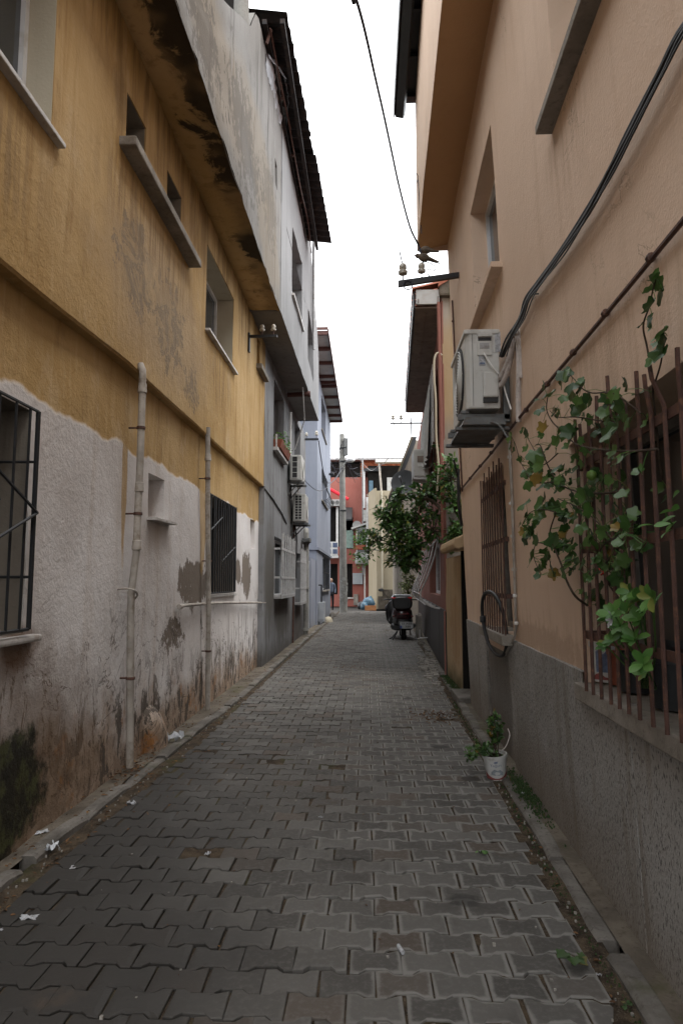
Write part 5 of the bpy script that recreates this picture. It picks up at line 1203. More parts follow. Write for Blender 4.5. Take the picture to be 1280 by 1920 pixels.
m = MB(); m.box(-1.03, -.36, 1.38, 2.12, 0, .16, FY(46)); m.build('meter_box', M['greybox'], th, bevel=.02)
m = MB(); m.box(-.98, -.68, .0, .72, .0, .1, FY(46)); m.build('low_hatch', M['stone'], th)
m = MB(); m.lathe([(.30, 0), (.30, .03)], (-1.0 + .25, 45.98, 5.35), (0, -1, 0), 16); m.build('round_sign', M['whitepanel'], th)
m = MB(); m.lathe([(.055, 2.0), (.05, 10.2)], (-.34, 45.9, 0), n=8); m.build('drainpipe', M['steel'], th); m = MB(); m.lathe([(.05, 0), (.05, 2.7)], (-.22, 45.7, 0), n=8); m.build('drainpipe', M['pvcw'], th)
m = MB(); m.box(-.30, .40, 45.2, 45.95, 5.55, 6.3); m.build('wall_unit', M['ac'], th, bevel=.02)
# bay with a tiled hood on the right of it
m = MB(); m.box(-.85, .5, 44.6, 45.9, 2.7, 3.5); m.build('bay_base', M['whitepanel'], th, bevel=.1)
m = MB(); m.prism([(-1.05, 4.95), (.6, 5.5), (.6, 5.62), (-1.1, 5.05)], -44.3, -45.9, lambda u, v, w: (u, -w, v)); m.build('bay_hood', M['whitepanel'], th)
m = MB(); m.box(-.75, .5, 44.8, 45.8, 3.5, 5.1); m.build('bay_window', M['glass'], th); 
for x in (-.78, -.25, .2): m = MB(); m.box(x, x + .08, 44.74, 44.8, 3.5, 5.1); m.build('bay_post', M['pvcw'], th)
m = MB(); m.prism([(-.85, 3.62), (.3, 3.62), (.2, 4.0), (-.8, 3.9)], -44.3, -44.6, lambda u, v, w: (u, -w, v)); m.build('flower_box', M['terracotta'], th)
rr = random.Random(9); lf = MB()
for i in range(260):
    c = Vector((rr.uniform(-.95, .4), rr.uniform(44.2, 44.7), rr.gauss(4.2, .22))) if i < 170 else Vector((rr.gauss(-.35, .35), 44.3, rr.gauss(3.0, .3)))
    a = Vector((rr.gauss(0, 1), rr.gauss(0, 1), rr.gauss(0, .6))).normalized() * .11; b_ = a.orthogonal().normalized() * .05; lf.quad(c - a, c + b_, c + a, c - b_)
lf.build('flower_box_foliage', M['rosette'], th, kind='stuff')
# brick house behind, open attic, sheet roof
bk = thing('brick_house', 'unplastered red brick upper house with a thin sheet roof behind the terracotta house', 'house', (1, 52, 0))
m = MB(); m.box(-.55, 6, 51.5, 56, 0, 10.6); m.build('wall', M['mortar'], bk)
m = MB(); rb = random.Random(4); bricks = MB()
for j in range(24):
    for i in range(22):
        x = -.55 + i * .21 + (.105 if j % 2 else 0); z = 8.35 + j * .105
        if rb.random() < .05 or x > 3.9: continue
        q = rb.uniform(.0, .02); bricks.box(x + .006, x + .204, 51.46 - q, 51.52, z + .006, z + .097)
bricks.build('brick', M['brick'], bk, kind='stuff')
m = MB(); m.box(-4.5, -.6, 51.5, 56, 8.4, 10.5); m.build('open_attic', M['dark'], bk)
m = MB(); m.box(-5, 7, 50.9, 57, 10.72, 10.86); m.build('sheet_roof', M['steel'], bk)
m = MB(); m.box(2.6, 3.5, 51.2, 51.5, 9.2, 10.6); m.build('corrugated_patch', M['whitepanel'], bk)
for x in (-3.3, -.4): m = MB(); m.bar((x, 51.2, 8.3), (x, 51.2, 10.7), .04, 6); m.build('roof_post', M['steel'], bk)
# roof-top shack between them
sk = thing('rooftop_shack', 'dark rooftop shelter with white posts above the cream house', 'shack', (1.3, 45, 6.7))
m = MB(); m.box(.0, 3, 44.2, 47.5, 5.5, 9.1); m.build('interior', M['dark'], sk)
m = MB(); m.box(.5, 2.9, 43.4, 44.0, 9.2, 9.38); m.build('beam', M['pvcw'], sk); m = MB(); m.box(-.25, .9, 43.9, 47, 8.7, 8.9); m.build('side_roof', M['iron'], sk)
m = MB(); m.bar((.73, 43.6, 9.2), (.93, 43.6, 6.6), .07, 6); m.build('post', M['pvc'], sk); m = MB(); m.box(-.12, .02, 43.9, 44.1, 3.0, 7.0); m.box(-.3, -.18, 44, 44.15, 6.3, 8.8); m.build('post', M['whitegrille'], sk)
m = MB(); m.box(1.25, 2.1, 44.1, 44.18, 7.35, 8.3); m.build('board', M['whitepanel'], sk); m = MB(); m.box(.08, .34, 44.1, 44.18, 7.2, 8.1); m.build('blue_sheet', M['bag'], sk)
m = MB(); m.tube(curve([(-.1, 43.6, 7.1), (.6, 43.5, 6.8), (1.6, 43.5, 6.85)]), .05, 5); m.build('rail', M['woodframe'], sk)
# distant building left of the pole, across the side street
m = MB()
for z0, z1 in ((11.6, 10.9), (12.3, 11.5), (13.1, 12.6)):
    pass
for k, (za, zb) in enumerate(((10.75, 10.05), (11.6, 10.75), (9.9, 9.5))):
    m = MB(); m.tube(curve([(-4, 33 + k, za + .3), (-1.2, 34.6, za), (2.5, 32, zb), (5, 30, zb - .1)], 6), .012, 4); o = m.build('street_wire', M['steel']); tag(o, ['upper of the thin wires running right from the utility pole', 'highest thin wire crossing behind the top of the utility pole', 'lowest thin wire running right from the utility pole over the brick house'][k], 'wire')
m = MB(); m.tube(curve([(-1.9, 18.5, 4.45), (-1.6, 24, 4.75), (-1.3, 34.6, 7.3)], 8), .012, 4); o = m.build('street_wire', M['wireblue']); tag(o, 'dark wire from the grey house air conditioners to the utility pole', 'wire')
m = MB(); m.tube(curve([(-1.46, 20, 5.7), (-1.5, 23, 5.2), (-1.62, 28, 5.6), (-1.5, 32.5, 6.5), (-1.35, 34.6, 7.4)], 6), .016, 4); o = m.build('street_wire', M['wireblue']); tag(o, 'kinked dark wire hanging along the front of the blue house', 'wire')
# ------------------------------------------------------------------ leaves and plants
def leaf_mesh(name, mat, outline, fold=.18, curl=.15):
    """outline: half-width at steps along the midrib (t, w); folded along the rib and curled to the tip"""
    m = MB()
    for (t, w) in outline:
        z = -curl * t * t; m.v += [(-w, t, z + fold * w), (0, t, z), (w, t, z + fold * w)]
    for i in range(len(outline) - 1):
        a = i * 3; m.f += [(a, a + 1, a + 4, a + 3), (a + 1, a + 2, a + 5, a + 4)]
    o = m.build(name, mat, smooth='all'); me = o.data; bpy.data.objects.remove(o); return me
def lobed_mesh(name, mat, seed, cup=.12):
    """rounded five-lobed leaf, cupped, with a folded midrib"""
    rl = random.Random(seed); m = MB(); m.v.append((0, .22, 0)); n = 20
    for k in range(n):
        q = -math.pi / 2 + 2 * math.pi * (k + .5) / n
        rad = .50 + .085 * math.cos(5 * (q - math.pi / 2)) + rl.uniform(-.035, .035)
        if k in (0, n - 1): rad *= .72
        x, y = 1.05 * rad * math.cos(q), .42 + rad * math.sin(q)
        m.v.append((x, y, cup * (x * x + (y - .3) ** 2) * 1.5 + .22 * abs(x) + .05 * math.sin(q * 3 + seed)))
    for k in range(n): m.f.append((0, 1 + k, 1 + (k + 1) % n))
    o = m.build(name, mat, smooth='all'); me = o.data; bpy.data.objects.remove(o); return me
IVY = [lobed_mesh('leaf', M['ivy'], s, c) for s, c in ((1, .2), (2, -.25), (3, .35), (4, .1))]
ROS = [leaf_mesh('leaf', M['rosette'], [(0, .02), (.2, .16), (.5, .27), (.8, .25), (1, .05)], .3, c) for c in (.1, .3, -.1)]
LANCE = [(0, .01), (.25, .19), (.55, .23), (.8, .14), (1, .0)]
def put_leaf(me, root, p, d, up, s, name='leaf'):
    d = Vector(d).normalized(); up = Vector(up); x = d.cross(up)
    x = x.normalized() if x.length > 1e-4 else d.orthogonal().normalized(); z = x.cross(d)
    m4 = Matrix.Translation(Vector(p)) @ Matrix(((x.x, d.x, z.x, 0), (x.y, d.y, z.y, 0), (x.z, d.z, z.z, 0), (0, 0, 0, 1))) @ Matrix.Diagonal((s, s, s, 1))
    return obj(name, me, parent=root, mat4=m4)

iv = thing('climbing_geranium', 'ivy geranium climbing out through the near brown window grille', 'plant', (.95, 2.9, 1.0))
rr = random.Random(21)
STEMS = [
    ([(1240, 900, -.05), (1225, 760, .02), (1222, 715, .05), (1213, 655, .06), (1205, 612, .08), (1216, 575, .08), (1224, 540, .09), (1232, 515, .09)], .0042),
    ([(1226, 720, .04), (1238, 680, .06), (1242, 640, .08), (1245, 612, .08)], .003),
    ([(1200, 775, .05), (1150, 738, .10), (1110, 737, .12), (1090, 728, .13), (1075, 710, .14), (1064, 700, .14)], .0034),
    ([(1232, 842, .05), (1180, 846, .08), (1120, 842, .12), (1080, 833, .14), (1052, 808, .15), (1034, 790, .16), (1024, 768, .16), (1026, 745, .16)], .0042),
    ([(1130, 790, .08), (1080, 782, .12), (1045, 782, .14), (1030, 770, .15)], .003),
    ([(1180, 920, .05), (1120, 925, .08), (1075, 920, .12), (1045, 903, .14), (1025, 870, .16), (1012, 835, .17), (1003, 835, .17)], .0045),
    ([(1100, 1135, .03), (1078, 1118, .10), (1062, 1090, .13), (1052, 1060, .15), (1040, 1030, .17), (1030, 1000, .17), (1042, 960, .16)], .0060),
    ([(1110, 1080, .05), (1150, 1030, .10), (1120, 980, .12), (1080, 950, .14), (1045, 935, .15)], .004),
    ([(1045, 903, .14), (1015, 905, .17), (992, 895, .18), (975, 865, .18), (966, 835, .19), (958, 818, .20)], .003),
    ([(1040, 960, .16), (1015, 955, .17), (992, 962, .18), (978, 985, .18)], .003), ([(1040, 1030, .17), (1020, 1020, .17), (1004, 1020, .17), (1000, 1045, .17), (1014, 1078, .17)], .003),
    ([(1045, 850, .15), (1015, 872, .17), (1000, 842, .18), (985, 815, .18)], .003),
    ([(1180, 1150, -.05), (1135, 1085, .0), (1125, 1030, .06), (1170, 1000, .10)], .005)]
STEMP = []; PET = MB()
for pts, r in STEMS:
    P = curve([onR(*p) for p in pts], 5); n = len(P); STEMP += P; m = MB(); m.tube(P, [r * (1.15 - .6 * i / n) for i in range(n)], 6); m.build('stem', M['stem'], iv, smooth=True)
OUT = Vector((-1, -.35, .15))
def ivy_leaf(px, py, w, s=.062, droop=.5, ang=None):
    p = onR(px, py, w); a = rr.uniform(0, 6.28) if ang is None else ang
    d = Vector((rr.gauss(-.25, .3), math.cos(a), math.sin(a) * .9 - droop * .5)); up = OUT + Vector((rr.gauss(0, .35), rr.gauss(0, .35), rr.gauss(.35, .35)))
    q = min(STEMP, key=lambda t: (t - p).length); gap = (q - p).length
    if gap > .085: p = q + (p - q) * (.085 / gap)
    PET.tube([q, (p + q) / 2 + Vector((0, 0, .008)), p], .0014, 3); put_leaf(rr.choice(IVY), iv, p, d, up, s * rr.uniform(.75, 1.2))
# leaves seen one by one
for px, py, w, s, a in ((1236, 512, .09, .055, 5.9), (1232, 522, .09, .05, 3.4), (1240, 540, .09, .055, 5.8), (1220, 545, .09, .045, 3.0), (1228, 560, .09, .07, 5.3), (1222, 592, .08, .045, 5.9), (1200, 610, .08, .04, 3.0), (1218, 612, .08, .045, 3.3), (1252, 615, .08, .07, 5.6), (1250, 630, .08, .075, 5.5), (1226, 640, .08, .05, 3.5), (1245, 650, .08, .07, 5.0), (1222, 668, .06, .055, 4.2),
        (1054, 692, .15, .065, 4.2), (1066, 694, .15, .055, 5.5), (1078, 715, .14, .06, 4.4), (1092, 718, .14, .045, 1.0), (1085, 742, .14, .055, 5.0), (1050, 716, .15, .06, 4.4), (1070, 730, .14, .055, 4.7),
        (1010, 742, .17, .07, 3.4), (1020, 730, .17, .06, 2.4), (1032, 735, .16, .05, .3), (1012, 765, .17, .065, 4.0), (1038, 762, .16, .06, 5.5), (1018, 790, .17, .06, 4.7), (1046, 765, .15, .055, 5.8), (1052, 806, .15, .055, 4.3), (1043, 815, .15, .05, 4.6), (1074, 815, .14, .055, 1.2), (1064, 828, .14, .05, 4.0), (1092, 832, .13, .045, 1.4),
        (978, 810, .18, .045, 1.2), (990, 812, .18, .055, .5), (950, 817, .20, .055, 3.5), (965, 845, .18, .045, 2.8), (985, 835, .18, .055, 4.0), (1002, 842, .18, .085, 4.2), (958, 865, .18, .04, 3.6), (975, 855, .18, .045, 5.0), (985, 880, .18, .075, 4.2), (1022, 868, .16, .07, .2), (990, 900, .18, .075, 4.3), (1046, 880, .15, .055, .7), (1010, 885, .17, .065, 4.9), (984, 930, .18, .08, 3.6), (1022, 930, .16, .085, 4.4), (1002, 965, .18, .06, 3.2), (975, 980, .18, .05, 3.4), (985, 995, .18, .05, 3.9), (1005, 1000, .17, .075, 4.4), (1000, 1040, .17, .085, 3.9), (1030, 1050, .16, .10, 4.6), (1012, 1075, .17, .055, 4.5), (1040, 1000, .16, .08, 4.8), (1060, 905, .14, .06, .9), (1042, 845, .15, .05, .2)):
    ivy_leaf(px, py, w, s * 1.08, ang=a)
for i in range(185):                                            # the thick of it in front of and behind the bars
    t = rr.random(); px = rr.gauss(1085 + 25 * t, 42); py = 860 + 230 * t + rr.gauss(0, 28)
    if px < 1005 and py > 1010: continue
    ivy_leaf(px, py, rr.uniform(-.10, .17), rr.uniform(.035, .066))
for i in range(34): ivy_leaf(rr.gauss(1140, 35), rr.gauss(770, 26), rr.uniform(0, .12), .062)
for i in range(60): ivy_leaf(rr.gauss(1215, 40), rr.gauss(1030, 70), rr.uniform(-.2, 0), .055)
for i in range(40): ivy_leaf(rr.gauss(1120, 40), rr.gauss(1030, 45), rr.uniform(-.18, .06), .05)
PET.build('petiole', M['rosette'], iv, kind='stuff')
m = MB(); m.lathe([(.004, -.022), (.018, -.012), (.022, 0), (.018, .013), (.004, .022)], onR(1108, 891, .13), (0, 0, 1), 10); m.build('green_fruit', M['rosette'], iv, smooth=True)
m = MB(); m.tube(curve([onR(1122, 1066, .08), onR(1128, 1072, .09), onR(1138, 1066, .09), onR(1126, 1078, .09)]), .0035, 5); m.build('plant_tie', M['redlens'], iv)
# bright potted plant leaning through the lower bars
rp_ = thing('rosette_plant', 'bright green leafy plant with a white flower poking through the lower grille', 'plant', (.98, 2.6, 1.0))
for c in ((1200, 1125), (1175, 1150), (1150, 1150), (1220, 1120), (1165, 1190), (1195, 1160), (1135, 1165), (1205, 1245), (1150, 1205), (1180, 1110), (1225, 1140), (1190, 1200), (1135, 1210), (1215, 1260), (1160, 1175)):
    w = rr.uniform(.10, .19); p = onR(*c, w); a0 = rr.uniform(0, 6)
    ax = Vector((-1, rr.gauss(-.4, .4), rr.gauss(.7, .4))).normalized(); u = ax.orthogonal().normalized(); v = ax.cross(u)
    for k in range(7):
        a = a0 + k * 2.4; d = u * math.cos(a) + v * math.sin(a) + ax * (.5 if k < 4 else 1.0); put_leaf(rr.choice(ROS), rp_, p, d, ax, rr.uniform(.038, .062))
    q = onR(1205 + rr.uniform(-10, 10), 1290, -.1); m = MB(); m.tube(curve([q, (Vector(q) + p) / 2 + Vector((.03, 0, -.03)), p]), .003, 5); m.build('stem', M['rosette'], rp_)
for k in range(5):
    a = k * 1.256; put_leaf(ROS[0], rp_, onR(1147, 1161, .19), (-.5, math.cos(a), math.sin(a)), (-1, -.3, .4), .035, 'petal').data
pet = ROS[0].copy(); pet.materials.clear(); pet.materials.append(M['paper'])
for o in rp_.children:
    if o.name.startswith('petal'): o.data = pet
for k in range(9):                                              # yellowish sprig on the right
    put_leaf(rr.choice(ROS), rp_, onR(1235 + rr.uniform(-14, 40), 975 + rr.uniform(-45, 25), rr.uniform(.03, .12)), (rr.gauss(-.4, .5), rr.gauss(0, 1), rr.gauss(0, .7)), (-1, 0, .5), .05)
# pots standing on the window sill behind the bars
def tub(name, label, c, r0, r1, h, mat, cat, tilt=(0, 0, 1)):
    t = thing(name, label, cat, c); m = MB(); m.lathe([(r0, 0), (r0 * 1.01, .01), (r1 * .985, h * .86), (r1 * 1.06, h * .865), (r1 * 1.06, h), (r1 * .96, h), (r1 * .93, h * .9), (.01, h * .88)], c, tilt, 20); m.build('pot', M[mat], t, smooth=True)
    m = MB(); m.lathe([(r1 * .94, h * .88), (r1 * .5, h * .93), (.005, h * .91)], c, tilt, 12); m.build('soil', M['earth'], t); return t
def text_mesh(s, size):
    cu = bpy.data.curves.new('text', 'FONT'); cu.body = s; cu.size = size; cu.align_x = 'CENTER'; cu.align_y = 'CENTER'; cu.resolution_u = 2
    o = bpy.data.objects.new('text', cu); COL.objects.link(o); dg = bpy.context.evaluated_depsgraph_get()
    me = bpy.data.meshes.new_from_object(o.evaluated_get(dg)); bpy.data.objects.remove(o); return me
def wrap(root, name, draw, c, r0, r1, h, ang, mat, tilt=(0, 0, 1)):
    """a flat print wrapped on the side of a tub: draw = mesh in (x, y) metres, y up from the tub's foot"""
    q = Vector((0, 0, 1)).rotation_difference(Vector(tilt).normalized())
    bm = bmesh.new(); bm.from_mesh(draw); bmesh.ops.triangulate(bm, faces=bm.faces); bmesh.ops.subdivide_edges(bm, edges=[e for e in bm.edges if e.calc_length() > .012], cuts=2); 
    for v in bm.verts:
        r = r0 + (r1 - r0) * v.co.y / (h * .86) + .0012; a = ang + v.co.x / r
        v.co = Vector(c) + q @ Vector((r * math.cos(a), r * math.sin(a), v.co.y))
    me = bpy.data.meshes.new(name); bm.to_mesh(me); bm.free(); me.materials.clear(); me.materials.append(M[mat])
    for p in me.polygons: p.material_index = 0
    me.transform(Matrix.Translation(-Vector(root['_o']))); o = bpy.data.objects.new(name, me); COL.objects.link(o); o.parent = root; o['_o'] = root['_o']
def poly_mesh(polys):
    m = MB()
    for P in polys: m.add([(x, y, 0) for x, y in P], [tuple(range(len(P)))])
    me = bpy.data.meshes.new('print'); me.from_pydata(m.v, [], m.f); return me
def strip_poly(x0, x1, ylo, yhi, n=12):
    return [[(x0 + (x1 - x0) * i / n, ylo(i / n)), (x0 + (x1 - x0) * (i + 1) / n, ylo((i + 1) / n)), (x0 + (x1 - x0) * (i + 1) / n, yhi((i + 1) / n)), (x0 + (x1 - x0) * i / n, yhi(i / n))] for i in range(n)]
c1 = onR(1138, 1318, -.10); c1 = (c1.x, c1.y, 1.0)
t1 = tub('plastic_tub', 'white plastic tub with blue and red print on the sill behind the near grille', c1, .068, .078, .20, 'bucket', 'tub')
wrap(t1, 'blue_print', poly_mesh(strip_poly(-.03, .04, lambda t: .05, lambda t: .15 + .01 * math.sin(t * 9))), c1, .068, .078, .20, R(-125), 'print_blue')
wrap(t1, 'red_print', poly_mesh(strip_poly(-.13, .16, lambda t: .012, lambda t: .034 + .014 * math.sin(t * 20))), c1, .068, .078, .20, R(-125), 'print_red')
for px, py, r, h, lab, mt in ((1268, 1385, .10, .21, 'dark plastic pot at the near end of the window sill behind the bars', 'potdark'), (1195, 1335, .085, .18, 'dark pot under the bright green plant on the window sill', 'potdark'), (1165, 1325, .06, .17, 'reddish-brown pot beside the white tub on the window sill', 'terracotta')):
    c = onR(px, py, -.13); tub('plant_pot', lab, (c.x, c.y, 1.0), r * .8, r, h, mt, 'pot')
# white tub by the kerb
tl = Vector((-.09, -.07, 1)).normalized(); c2 = (.985, 5.50, .0); R0, R1, HH = .074, .090, .185
t2 = tub('plastic_tub', 'white tub with faded print standing in the gutter by the terrazzo plinth', c2, R0, R1, HH, 'bucket', 'tub', tl)
wrap(t2, 'lettering', (lambda me: (me.transform(Matrix.Translation((0, .118, 0))), me)[1])(text_mesh('Yoğurt', .030)), c2, R0, R1, HH, R(-97), 'print_blue', tl)
wrap(t2, 'emblem', poly_mesh([[(-.014, .136), (.012, .136), (.016, .148), (-.010, .148)]]), c2, R0, R1, HH, R(-97), 'print_blue', tl)
wrap(t2, 'picture', poly_mesh([[(-.045, .045), (.05, .040), (.055, .06), (.03, .085), (.01, .078), (-.015, .09), (-.04, .07)]]), c2, R0, R1, HH, R(-97), 'print_grey', tl)
wrap(t2, 'red_band', poly_mesh(strip_poly(-.10, .11, lambda t: .008, lambda t: .018 + .05 * (2 * t - 1) ** 2)), c2, R0, R1, HH, R(-97), 'print_red', tl)
pp = thing('potted_geranium', 'green geranium spilling to the left out of the white tub in the gutter', 'plant', (.985, 5.5, .17))
GL = [lobed_mesh('leaf', M['ivy'], s, .2) for s in (11, 12)]; GR = [leaf_mesh('leaf', M['tree'], LANCE, .3, .2)]
base_ = Vector(c2) + tl * .18
for k in range(7):
    tip = base_ + Vector((rr.uniform(-.03, .07), rr.uniform(-.03, .08), rr.uniform(.14, .34))) + Vector((.0, .0, 0)); m = MB(); P = curve([base_ + Vector((rr.gauss(0, .02), rr.gauss(0, .02), 0)), (base_ + tip) / 2 + Vector((rr.gauss(0, .02), 0, 0)), tip]); m.tube(P, .0032, 5); m.build('stem', M['stem'], pp)
    for q in P[4:]:
        for _ in range(2): put_leaf(rr.choice(GL), pp, q + Vector((rr.gauss(0, .018), rr.gauss(0, .018), rr.gauss(0, .012))), (rr.gauss(0, 1), rr.gauss(-.3, .8), rr.gauss(.1, .5)), (rr.gauss(0, .4), -.6, .8), rr.uniform(.026, .045))
for k in range(150):
    t = rr.random(); p = base_ + Vector((-.20 * t + .07 * (1 - t) * rr.uniform(-1, 1), rr.gauss(0, .05), .055 * math.sin(3 * t) + rr.gauss(0, .022) - .05 * t * t)); put_leaf(rr.choice(GL + GR), pp, p, (rr.gauss(-.4, .8), rr.gauss(-.4, .8), rr.gauss(.0, .6)), (rr.gauss(0, .4), -.4, 1), rr.uniform(.024, .042))
m = MB(); m.tube(curve([base_ + Vector((.04, 0, .02)), base_ + Vector((.09, .02, .05)), base_ + Vector((.13, .05, .13)), base_ + Vector((.12, .07, .18))]), .004, 5); m.build('stem', M['foam'], pp)

# ------------------------------------------------------------------ citrus tree behind the gate wall
def tree(name, label, base, limbs, clumps, nleaf, mat, size, seed, trunk_r, kindname='tree', flat=.5):
    t = thing(name, label, kindname, base); rt = random.Random(seed); m = MB()
    for pts, r0, r1 in limbs:
        P = curve(pts, 5); m.tube(P, [r0 + (r1 - r0) * i / (len(P) - 1) for i in range(len(P))], 7)
    tw = []
    for (c, s, k) in clumps:
        c = Vector(c)
        for i in range(int(k * 9)):
            q = Vector((rt.gauss(0, 1), rt.gauss(0, 1), rt.gauss(0, 1))).normalized(); tip = c + Vector((q.x * s[0], q.y * s[1], q.z * s[2])) * rt.uniform(.55, 1.08)
            st = c + (tip - c) * .15 + Vector((0, 0, -.08)); P = curve([st, (st + tip) / 2 + Vector((rt.gauss(0, .05), rt.gauss(0, .05), rt.gauss(.03, .05))), tip], 4); m.tube(P, [.008 - .006 * i / (len(P) - 1) for i in range(len(P))], 4); tw.append(P)
    m.build('trunk', M['bark'], t, smooth=True); lf = MB()
    for i in range(nleaf):
        P = rt.choice(tw); j = min(len(P) - 1, int(len(P) * math.sqrt(rt.random()))); p = P[j] + Vector((rt.gauss(0, .035), rt.gauss(0, .035), rt.gauss(0, .035)))
        d = ((P[-1] - P[0]).normalized() * .7 + Vector((rt.gauss(0, .7), rt.gauss(0, .7), rt.gauss(-.15, .5)))).normalized(); up = Vector((rt.gauss(0, .5), rt.gauss(0, .5), 1)); x = d.cross(up).normalized(); z = x.cross(d); s = size * rt.uniform(.6, 1.25); o = len(lf.v)
        for (tt, w) in LANCE[:-1]:
            zz = -.2 * tt * tt; lf.v += [tuple(p + (d * tt - x * w + z * (zz + .3 * w)) * s), tuple(p + (d * tt + z * zz) * s), tuple(p + (d * tt + x * w + z * (zz + .3 * w)) * s)]
        lf.v.append(tuple(p + (d - z * .2) * s))
        for k in range(3): a = o + k * 3; lf.f += [(a, a + 1, a + 4, a + 3), (a + 1, a + 2, a + 5, a + 4)]
        lf.f += [(o + 9, o + 10, o + 12), (o + 10, o + 11, o + 12)]
    lf.build('crown', mat, t, smooth='all', kind='stuff'); return t
def py12(px, py, y=12.0): p = onY(px, py, y); return (p.x, p.y, p.z)
tree('citrus_tree', 'dark green citrus tree leaning over the alley above the scooter', (1.75, 10.6, 0),
     [([(1.75, 10.6, 0), (1.72, 10.7, 1.2), (1.60, 10.8, 2.0), py12(835, 965, 11.4), py12(800, 935, 11.8), py12(770, 960, 12)], .055, .018), ([py12(835, 965, 11.4), py12(840, 900, 11.6), py12(832, 850, 11.8)], .02, .008), ([py12(800, 935, 11.8), py12(760, 1010, 12), py12(740, 1040, 12.1)], .018, .008), ([(1.62, 10.8, 1.9), (1.62, 11.0, 2.6), (1.6, 11, 3.2)], .03, .01)],
     [(py12(752, 1005), (.36, .45, .42), 5), (py12(728, 968), (.30, .4, .24), 3.2), (py12(775, 965), (.38, .45, .35), 4.5), (py12(757, 1050), (.30, .35, .20), 3), (py12(780, 1030), (.22, .35, .25), 2.2), (py12(706, 1005, 12.2), (.2, .3, .2), 1.3), (py12(745, 930), (.24, .3, .13), 1.4), (py12(800, 920, 11.8), (.30, .35, .22), 2.4), (py12(828, 900, 11.7), (.20, .25, .34), 2.4), (py12(836, 855, 11.7), (.12, .15, .26), 1.3), (py12(852, 950, 11), (.20, .25, .36), 2.4), (py12(862, 985, 10.9), (.16, .2, .22), 1.3), (py12(848, 890, 11), (.2, .2, .3), 2.0), (py12(850, 1010, 11), (.2, .25, .25), 1.8), (py12(812, 985, 11.6), (.25, .3, .25), 2.2)],
     4300, M['tree'], .105, 5, .05)
tree('vine_sprig', 'yellow-green trailing branch before the terracotta house left of the citrus tree', (.15, 13.4, 1.6), [([(.6, 12.8, 2.3), (.2, 13.2, 2.2), (-.05, 13.6, 1.95)], .012, .004)],
     [(onY(690, 1030, 13.4), (.13, .2, .25), 1.3), (onY(680, 1000, 13.4), (.10, .2, .12), .5), (onY(672, 1040, 13.4), (.06, .1, .06), .3)], 210, M['rosette'], .075, 6, .02, 'branch')
tree('shrub', 'pale green shrub between the scooter and the white bellied grille', (1.18, 19.8, 0), [([(1.2, 19.8, 0), (1.15, 19.8, .8), (1.12, 19.8, 1.5)], .02, .008)],
     [((1.12, 19.8, 1.55), (.22, .3, .42), 3), ((1.18, 19.8, 2.1), (.2, .3, .3), 2)], 900, M['pale'], .085, 7, .02, 'shrub')
# ------------------------------------------------------------------ the parked scooter (seen from behind)
SX, SY = .93, 18.05
sc = thing('scooter', 'dark red and black scooter with a top box parked along the red house', 'scooter', (SX, SY, 0))
LEAN = .05
def FS(x, y, z): return (SX + x * 1.28 - LEAN * z + .06 * y * 0, SY + y, z)
def sbox(x0, x1, y0, y1, z0, z1, name, mat, bevel=.01, parent=None): m = MB(); m.box(x0, x1, z0, z1, y0, y1, lambda u, v, w: FS(u, w, v)); return m.build(name, M[mat], parent or sc, bevel=bevel, smooth=False)
def wheel(y, r, w):
    m = MB(); prof = [(r - .07, -w / 2), (r - .02, -w / 2), (r, -w / 4), (r, w / 4), (r - .02, w / 2), (r - .07, w / 2)]
    m.lathe(prof, FS(0, y, r), (1, 0, LEAN), 26); o = m.build('wheel', M['rubber'], sc, smooth=True)
    m = MB(); m.lathe([(.02, -w / 2 - .01), (r - .075, -w / 2 + .005), (r - .075, w / 2 - .005), (.02, w / 2 + .01)], FS(0, y, r), (1, 0, LEAN), 16); m.build('rim', M['steel'], o, smooth=True)
wheel(.24, .24, .125); wheel(1.48, .24, .10)
m = MB(); m.loft([(-.06, 0, .66, .05, .05), (-.02, 0, .66, .15, .12), (.10, 0, .68, .20, .20), (.35, 0, .64, .215, .25), (.65, 0, .55, .20, .22), (.85, 0, .42, .15, .14)], 16, 2.4, FS); m.build('rear_cowl', M['scooter'], sc, smooth=True)
m = MB(); m.loft([(-.03, .0, .50, .04, .03), (.02, 0, .49, .15, .09), (.2, 0, .48, .205, .12), (.6, 0, .46, .20, .12)], 14, 3, FS); m.build('lower_cowl', M['scooterblack'], sc, smooth=True)
m = MB(); m.loft([(.2, -.02, .33, .20, .06), (.28, -.02, .34, .24, .11), (.6, 0, .32, .22, .10), (1.1, 0, .28, .18, .05)], 12, 3, FS); m.build('engine_and_floor', M['scooterblack'], sc, smooth=True)
m = MB(); m.loft([(1.05, -.05, .55, .18, .24), (1.15, -.06, .65, .27, .36), (1.27, -.05, .70, .25, .36), (1.38, 0, .74, .08, .22)], 14, 2.6, FS); m.build('front_shield', M['scooterblack'], sc, smooth=True)
m = MB(); m.loft([(1.25, 0, .46, .07, .04), (1.48, 0, .50, .075, .05), (1.72, 0, .42, .05, .05)], 10, 2.4, FS); m.build('front_mudguard', M['scooter'], sc, smooth=True)
m = MB(); m.loft([(.15, 0, .83, .10, .03), (.22, 0, .84, .15, .055), (.6, 0, .82, .16, .06), (.85, 0, .80, .09, .045)], 12, 2.6, FS); m.build('seat', M['scooterblack'], sc, smooth=True)
m = MB(); m.loft([(-.10, .0, .965, .17, .14), (-.06, 0, .97, .20, .175), (.05, 0, .99, .215, .175), (.2, 0, .99, .21, .17), (.27, 0, .98, .17, .13)], 16, 3.6, FS); tb = m.build('top_box', M['scooterblack'], sc, smooth=True)
